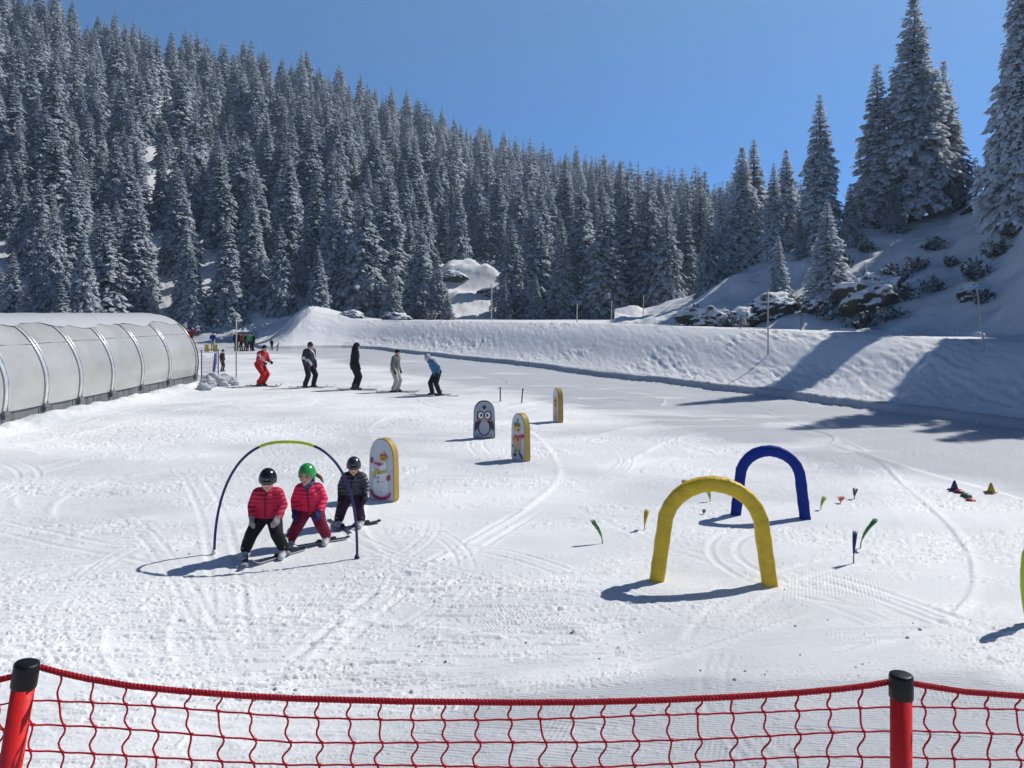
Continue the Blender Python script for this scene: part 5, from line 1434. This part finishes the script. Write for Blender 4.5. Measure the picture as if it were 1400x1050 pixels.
ski(local(b3, j3['anL']), R(40), 0.74, 0.08, 'ski under the right boot of the child in dark clothes', M_SKI_TOP, M_SKI_PALE)
ski(local(b3, j3['anR']), R(-50), 0.74, 0.08, 'ski under the left boot of the child in dark clothes', M_SKI_TOP)

# adults by the tunnel exit
def striped(name, base, stripe):
    m, nt, b = nodes_of(name); v = objcoord(nt); w_ = N(nt, 'ShaderNodeTexWave', Scale=1.1, Distortion=0.6, wave_type='BANDS', bands_direction='DIAGONAL'); nt.links.new(v, w_.inputs['Vector'])
    r = ramp(nt, w_.outputs['Fac'], [(0.86, base), (0.93, stripe)]); nt.links.new(r.outputs['Color'], b.inputs['Base Color']); b.inputs['Roughness'].default_value = 0.7
    return m
M_A_RED = striped('red_instructor_cloth', (0.42, 0.010, 0.016), (0.5, 0.42, 0.42)); M_A_NAVY = striped('navy_jacket_with_white_trim', (0.012, 0.015, 0.035), (0.55, 0.57, 0.62))
M_A_BLACK = mat('black_jacket_cloth', (0.010, 0.010, 0.013), 0.7, bump=0.4, bscale=14, bdist=0.03); M_A_GREY = mat('grey_jacket_cloth', (0.14, 0.14, 0.14), 0.75, bump=0.4, bscale=14, bdist=0.03); M_A_TEAL = quilt('teal_blue_cloth', (0.012, 0.10, 0.24), pitch=0.09)
M_T_STONE = mat('stone_cloth', (0.40, 0.38, 0.37), 0.75, bump=0.4, bscale=14, bdist=0.03); M_T_RED = mat('red_cloth', (0.42, 0.012, 0.016), 0.7, bump=0.4, bscale=14, bdist=0.03); M_T_DK = mat('dark_navy_cloth', (0.012, 0.014, 0.025), 0.75, bump=0.4, bscale=14, bdist=0.03)
M_HAT_K = mat('black_knit', (0.014, 0.014, 0.017), 0.9, bump=0.5, bscale=60)
AG = 'adults standing on skis in a row by the tunnel exit'
def grown(xp, yp, ytop, rz, J, cloth, label, skl, sk=True, sk_ang=None, skdir=(0, 0), **kw):
    x, y, z = at(xp, yp); top = CZ + (YH - ytop) / F * y; hh = max(J['head'].z + 0.135, 0.5)
    b, j = person((x, y, z), R(rz), J, (top - z) / hh, cloth, label, group=AG, **kw)
    if sk:
        for n, dd in (('L', skdir[0]), ('R', skdir[1])):
            p = local(b, j['an' + n]); ski((p[0], p[1], p[2]), R(rz) + R(dd), 1.62, 0.10, 'dark ski under the ' + ('right' if n == 'L' else 'left') + ' boot of ' + skl, M_SKI_TOP, grp='skis of the adults in the row')
    return b
grown(357, 528, 472, 62, adult(lean=0.25, flex=0.12, drop=0.07, stance=.12, arms='front'), (M_A_RED, M_T_RED), 'person in a red ski suit and dark hat, leftmost of the row and facing right', 'the person in the red ski suit', hat=M_HAT_K, gloves=M_GL_K, sk=True, skdir=(6, 6))
grown(423, 530, 468, 52, adult(lean=0.05, flex=0.08, stag=0.0, stance=.2), (M_A_NAVY, M_T_DK), 'person in navy jacket with white trim, second from the left in the row', 'the person in the navy jacket with white trim', helmet=M_HELM_K, gog=M_LENS, gloves=M_GL_K, skdir=(30, 36))
grown(486, 533, 469, 118, adult(lean=0.03, flex=0.06, stance=.17), (M_A_BLACK, M_T_BLACK), 'person all in black with a black helmet, middle of the row', 'the person all in black', helmet=M_HELM_K, gloves=M_GL_K, hood=M_A_BLACK, skdir=(-28, -32), yaw=R(-30))
grown(541, 536, 478, 70, adult(lean=0.08, flex=0.06, stance=.17), (M_A_GREY, M_T_STONE), 'person in a grey jacket, pale trousers and a dark hat, fourth in the row', 'the person in the grey jacket', hat=M_HAT_K, gloves=M_GL_K, skdir=(14, 20))
jb = adult(lean=0.55, flex=0.06, stance=.26, arms='back', stag=0.05)
grown(596, 541, 484, -62, jb, (M_A_TEAL, M_T_BLACK), 'person in a teal blue jacket bending forward with arms back, rightmost of the row', 'the person in the teal jacket', helmet=M_BOARD2, gloves=M_GL_K, skdir=(-22, -30), pitch=0.0)

# far skiers beyond the tunnel mouth
FG = 'small far skiers waiting beyond the tunnel exit'
def far_skier(xp, yb, h, rz, jm, tm, label, hat=M_HAT_K, helm=None, d=None, **kw):
    x, y, z = at(xp, yb)
    return person((x, y, z), R(rz), adult(flex=.05, stance=.12, lean=kw.pop('lean', 0.05), arms=kw.pop('arms', 'down')), h / 1.76, (jm, tm), label, vox=0.035, hat=None if helm else hat, helmet=helm, detail=False, group=FG, **kw)
M_F_OR = mat('rust_cloth', (0.22, 0.06, 0.03), 0.8); M_F_GR = mat('bright_green_cloth', (0.05, 0.36, 0.14), 0.7); M_F_BL = mat('bright_blue_cloth', (0.012, 0.03, 0.24), 0.7); M_F_YE = mat('yellow_panel', (0.55, 0.42, 0.03), 0.6)
far_skier(323, 480, 1.5, 30, M_T_DK, M_T_BLACK, 'far skier in dark clothes, leftmost of the distant group')
far_skier(330, 480, 1.45, -20, M_F_OR, M_T_DK, 'far skier in a rust brown jacket in the distant group')
far_skier(335.5, 480, 1.4, 60, M_A_BLACK, M_F_OR, 'far skier in a black jacket and brown trousers in the distant group')
far_skier(341, 480, 1.45, 10, M_F_GR, M_T_BLACK, 'far skier in a bright green jacket in the distant group')
far_skier(346, 480, 1.4, -40, M_A_BLACK, M_T_BLACK, 'far skier all in black, rightmost of the distant group', helm=M_HELM_K)
far_skier(371.5, 479, 0.95, 40, M_T_DK, M_T_BLACK, 'far small child in dark clothes left of the snow pile')
far_skier(379, 480, 0.7, 80, M_A_GREY, M_T_BLACK, 'smallest far child crouching at the foot of the snow pile', lean=0.5)
far_skier(291, 479, 1.45, 15, M_F_BL, M_T_STONE, 'far person in a bright blue jacket by the yellow panel', arms='front')
far_skier(304, 508, 1.12, 70, M_T_BLACK, M_T_BLACK, 'child in black beside the little net at the tunnel exit', helm=M_HELM_K)
x, y, z = at(291, 481)
rt = empty('yellow_panel', (x, y - 0.4, z)); tag(rt, 'low yellow barrier panel in front of the far person in blue', 'barrier')
bm = bmesh.new(); box(bm, (-0.28, 0, 0.30), (0.13, 0.03, 0.27), bev=0.02); box(bm, (0.30, 0, 0.30), (0.15, 0.03, 0.27), bev=0.02); box(bm, (0, 0, 0.17), (0.42, 0.028, 0.05), bev=0.01); bm_obj('panel', bm, M_F_YE, rt, smooth=False)
for s in (-1, 1):
    bm = bmesh.new(); tube(bm, [(s * 0.46, 0, -0.05), (s * 0.46, 0, 0.62)], 0.02, 8); bm_obj('post', bm, M_POLE_DK, rt)
# little net at the tunnel exit
stake(275.5, 519, 479, 0.0, 'short dark post at the left end of the little net', 0.028, M_POLE_DK, 'net_post', 'posts of the little net', cat='post')
stake(298.5, 512, 478, 0.0, 'short dark post at the right end of the little net', 0.028, M_POLE_DK, 'net_post', 'posts of the little net', cat='post')
a = Vector(at(275.5, 519)); b = Vector(at(298.5, 512))
M_FN = mat('orange_net_cord', (0.45, 0.20, 0.08), 0.7); M_FN2 = mat('blue_net_cord', (0.03, 0.10, 0.30), 0.7)
rt = empty('small_net', a); tag(rt, 'little sagging net of orange and blue cord between two short posts at the tunnel exit', 'net')
for i, m in ((0, M_FN), (1, M_FN2)):
    bm = bmesh.new()
    for k in range(i, 12, 2):
        t0 = k / 11
        def q(t, h): 
            p = a.lerp(b, t) - a; return Vector((p.x, p.y, p.z + h * (1.15 - 0.75 * 4 * t * (1 - t) * 0.35)))
        tube(bm, [q(t0, h) for h in (0.05, 0.3, 0.6, 0.85, 1.0)], 0.006, 5)
        h0 = 0.08 + 0.92 * k / 11
        tube(bm, [q(t / 10, h0) for t in range(11)], 0.007, 5)
    bm_obj('cords', bm, m, rt)
bm = bmesh.new(); P = [a.lerp(b, .72) - a + v3(0, -.03, .2), a.lerp(b, .80) - a + v3(0, -.03, .6), a.lerp(b, .84) - a + v3(0, -.03, 1.05)]; tube(bm, P, [0.05, 0.08, 0.06], 8); o = bm_obj('blue_banner', bm, M_FN2); o.location = a; tag(o, 'rolled blue banner hanging on the right post of the little net', 'banner')

# ------------------------------------------------------------------ rocks, frosted shrubs, snow lumps
M_ROCK = frost_mat('snow_dusted_rock', (0.055, 0.05, 0.04), (0.70, 0.72, 0.75), 0.80, 1.08, 1.4, 0.6, 9.0)
M_SHRUB = frost_mat('frosted_shrub', (0.05, 0.058, 0.06), (0.52, 0.55, 0.60), 0.66, 1.1, 1.4, 0.25, 9.0)
def rock_mesh(seed, sx, sy, sz):
    g = random.Random(seed); bm = bmesh.new()
    bmesh.ops.create_icosphere(bm, subdivisions=5, radius=1.0)
    co = np.array([v.co[:] for v in bm.verts])
    o = seed * 13.7
    n = (fbm(co[:, 0] * 1.7 + o, co[:, 2] * 1.9 + co[:, 1] + o, seed, 4) - .5) * 0.8 + (np.abs(fbm(co[:, 0] * 3 + co[:, 1] * 2 + o, co[:, 2] * 3, seed + 3, 4) - .5)) * 0.45 + (fbm(co[:, 0] * 9 + o, co[:, 2] * 6 + co[:, 1] * 5, seed + 5, 3) - .5) * 0.10
    for v, k in zip(bm.verts, n):
        v.co *= 1 + k
        v.co.x *= sx; v.co.y *= sy; v.co.z *= sz
    return bm
def rock(xp, ytop, ybot, wpx, d, label, seed, lean=0.0):
    x = px(xp) * d; sc = d / F; h = (ybot - ytop) * sc; w_ = wpx * sc
    z = CZ + (YH - (ytop + ybot) / 2) * sc
    zg = ground(x, d)
    rt = bm_obj('rock_outcrop', rock_mesh(seed, w_ / 2 * 0.88, max(h * 0.6, w_ * 0.26), h * 0.50), M_ROCK, None)
    rt.location = (x, d + 0.3, min(z, zg + h * 0.30) - 0.12); rt.rotation_euler = (0, lean, 0); tag(rt, label, 'rock', 'snow-dusted rock outcrops')
rock(968, 392, 428, 80, 42.5, 'dark rock outcrop farthest left at the foot of the hill', 1, 0.08)
rock(1012, 402, 434, 60, 41.0, 'overhanging dark rock left of the snow gully', 2, -0.3)
rock(1055, 388, 430, 72, 41.5, 'dark rock with dwarf spruce right of the overhanging rock', 3, -0.35)
rock(1120, 392, 424, 45, 40, 'small rock below the little hillside spruce', 4)
rock(1190, 372, 438, 92, 38.0, 'broad scrubby rock at the left end of the long outcrop', 5, -0.2)
rock(1262, 380, 420, 80, 38.5, 'long tilted slab of bare rock in the middle of the hill', 6, -0.38)
rock(1352, 385, 426, 78, 34.0, 'pale bare rock near the right edge below the huge spruce', 7, 0.1)
rock(1392, 388, 424, 50, 33.0, 'rock cut off by the right edge of the photo', 8)
rock(1368, 268, 298, 90, 46, 'rock ledge on the crest under the sunlit snow', 9, -0.1)
rock(618, 366, 384, 46, 92.5, 'half-buried rock on the snowy ledge in the forest', 12)
rock(668, 392, 408, 34, 88.5, 'small rock low on the snowy ledge in the forest', 13, -.2)
rock(541, 426, 442, 40, 71, 'dark rock on the bank crest behind the skier in grey', 10)
rock(484, 424, 440, 40, 71.5, 'dark rock between the snow pile and the bank crest', 11, 0.25)
def shrub(xp, yb, h, w_, d, label, seed):
    x = px(xp) * d; z = ground(x, d); g = np.random.default_rng(seed)
    rt = empty('frosted_shrub', (x, d, z - 0.05), seed); tag(rt, label, 'shrub', 'frosted shrubs on the hillside')
    nb = 26; V = []; T_ = []; bmw = bmesh.new()
    for i in range(nb):
        a = g.uniform(0, 2 * PI); el = g.uniform(0.35, 1.45); L = g.uniform(.5, 1.0)
        d_ = np.array([math.cos(a) * math.cos(el) * w_, math.sin(a) * math.cos(el) * w_, math.sin(el) * h]) * L
        tube(bmw, [(0, 0, 0), tuple(d_ * .5 + [0, 0, .04 * h]), tuple(d_)], [0.018, 0.012, 0.005], 5)
        for k in range(22):
            t = g.uniform(0.25, 1.05); p = d_ * t + g.normal(0, 0.07 * max(w_, h), 3); q = g.normal(0, 1, 3); q /= np.linalg.norm(q); r_ = np.cross(q, g.normal(0, 1, 3)); r_ /= np.linalg.norm(r_)
            ln = g.uniform(.07, .16) * (0.5 + 0.5 * h); b0 = len(V); V += [p - q * ln, p + r_ * ln * .45 + [0, 0, .02], p + q * ln, p - r_ * ln * .45]; T_.append([b0, b0 + 1, b0 + 2, b0 + 3])
    bm_obj('twigs', bmw, M_BARK, rt); me = np_mesh('foliage', np.array(V), [np.array(T_)]); link('foliage', me, rt, M_SHRUB)
sh = [(1085, 0.9, 0.9, 41.5, 'frosted shrub between the two left rocks'), (1160, 1.1, 1.1, 39.5, 'wide frosted shrub left of the long outcrop'), (1205, 1.2, 1.2, 38.8, 'dense frosted shrub on top of the scrubby rock'), (1226, 1.0, 1.0, 40.5, 'round shrub above the scrubby rock'), (1252, 0.9, 1.0, 41.5, 'shrub above the tilted slab'), (1330, 1.0, 0.9, 35.5, 'shrub left of the pale bare rock'), (1365, 0.8, 1.0, 36.0, 'low shrub on top of the pale bare rock'), (1385, 0.7, 0.8, 36.5, 'small shrub near the right edge'), (1040, 0.9, 0.8, 42.5, 'shrub above the overhanging rock'), (945, 1.2, 1.0, 44, 'pale frosted shrub beside the lit gap'), (1280, 0.8, 0.9, 43, 'small shrub high on the hillside below the crest'), (1185, 0.8, 0.8, 47, 'shrub under the slender spruce on the crest'), (1310, 1.1, 1.2, 50, 'shrub beside the rock ledge on the crest'), (1150, 1.0, 1.0, 46, 'shrub under the lone spruce on the crest'), (1378, 0.8, 1.0, 44.5, 'shrub on the crest ledge under the huge spruce'),
      (612, 1.2, 0.8, 71.5, 'pale bush on the bank crest left of the grey pole'), (590, 1.0, 0.8, 72, 'small pale bush on the bank crest behind the teal skier')]
sh += [(1000, 0.7, 0.9, 40.2, 'low shrub in front of the overhanging rock'), (1178, 0.9, 1.0, 36.4, 'ragged shrub at the lower left of the long outcrop'), (1215, 0.7, 1.0, 36.2, 'low spreading shrub below the scrubby rock'), (1240, 0.8, 0.9, 37.2, 'shrub between the scrubby rock and the tilted slab'), (1275, 0.7, 0.9, 37.6, 'shrub at the right end of the tilted slab'), (1130, 0.8, 0.9, 38.6, 'shrub beside the small rock below the hillside spruce'), (1345, 0.6, 0.8, 32.9, 'shrub in front of the pale bare rock'), (1300, 0.6, 0.8, 40, 'lone shrub on the open snow of the hillside')]
for i, (xp, h, w_, d, lb) in enumerate(sh): shrub(xp, 0, h, w_, d, lb, 40 + i)
# heap of cleared snow at the tunnel mouth, one lump each
hp = random.Random(6)
for i, (xp, yp, s_) in enumerate([(284, 523, .26), (292, 521, .33), (300, 522, .30), (308, 521, .28), (316, 523, .24), (289, 526, .18), (304, 526, .2), (279, 527, .2), (322, 525, .14)]):
    x, y, z = at(xp, yp + 2)
    o = bm_obj('snow_block', rock_mesh(60 + i, s_ * 1.15, s_, s_ * 0.95), M_SNOW2); o.location = (x, y, z + s_ * .35)
    tag(o, 'rough block of cleared snow heaped beside the tunnel mouth', 'snow block', 'blocks of snow heaped at the tunnel mouth')
# crumbs of snow thrown about by skis and the groomer
g = np.random.default_rng(77); V = []; Tq = []
ico = bmesh.new(); bmesh.ops.create_icosphere(ico, subdivisions=1, radius=1.0)
iv = np.array([v.co[:] for v in ico.verts]); itf = np.array([[v.index for v in f.verts] for f in ico.faces]); ico.free()
pts = []
for (cx, cy, sx, sy, n) in [(520, 905, 60, 10, 90), (640, 900, 90, 14, 70), (380, 940, 60, 10, 60), (1050, 905, 150, 30, 140), (560, 770, 60, 18, 60), (500, 780, 60, 6, 60), (300, 960, 200, 30, 90), (1120, 720, 60, 30, 60), (900, 880, 200, 40, 120), (200, 850, 150, 50, 110), (1230, 800, 80, 40, 90), (700, 670, 120, 30, 60), (150, 760, 100, 40, 50)]:
    for _ in range(n // 5):
        xp = g.normal(cx, sx); yp = g.normal(cy, sy)
        if yp < 560: continue
        d = CZ * F / (yp - YH); pts.append((px(xp) * d, d))
pts = np.array(pts); zz, _, _ = terrain(pts[:, 0], pts[:, 1])
for (x, y), z in zip(pts, zz):
    r = 0.004 + 0.014 * g.random() ** 3
    W = iv * (1 + g.normal(0, 0.18, (len(iv), 1))) * r * g.uniform(.7, 1.2, 3) + [x, y, z + r * .1]
    Tq.append(itf + len(V) * len(iv)); V.append(W)
me = np_mesh('snow_crumbs', np.concatenate(V), [np.concatenate(Tq)], smooth=True); o = link('snow_crumbs', me, None, M_SNOW2); tag(o, 'loose crumbs of snow scattered over the groomed slope', 'snow crumbs', None, 'stuff')
# ------------------------------------------------------------------ thin cold air
def haze():
    m = bpy.data.materials.new('pale_air'); m.use_nodes = True; nt = m.node_tree; nt.nodes.clear()
    o = nt.nodes.new('ShaderNodeOutputMaterial'); v = nt.nodes.new('ShaderNodeVolumePrincipled')
    v.inputs['Color'].default_value = (0.60, 0.80, 1.0, 1); v.inputs['Density'].default_value = 0.0006; v.inputs['Anisotropy'].default_value = 0.35
    nt.links.new(v.outputs[0], o.inputs['Volume'])
    bm = bmesh.new(); box(bm, (0, 150, 80), (420, 210, 100)); ob = bm_obj('haze', bm, m, None, smooth=False); tag(ob, 'thin cold mountain air', 'haze', None, 'stuff')
haze()
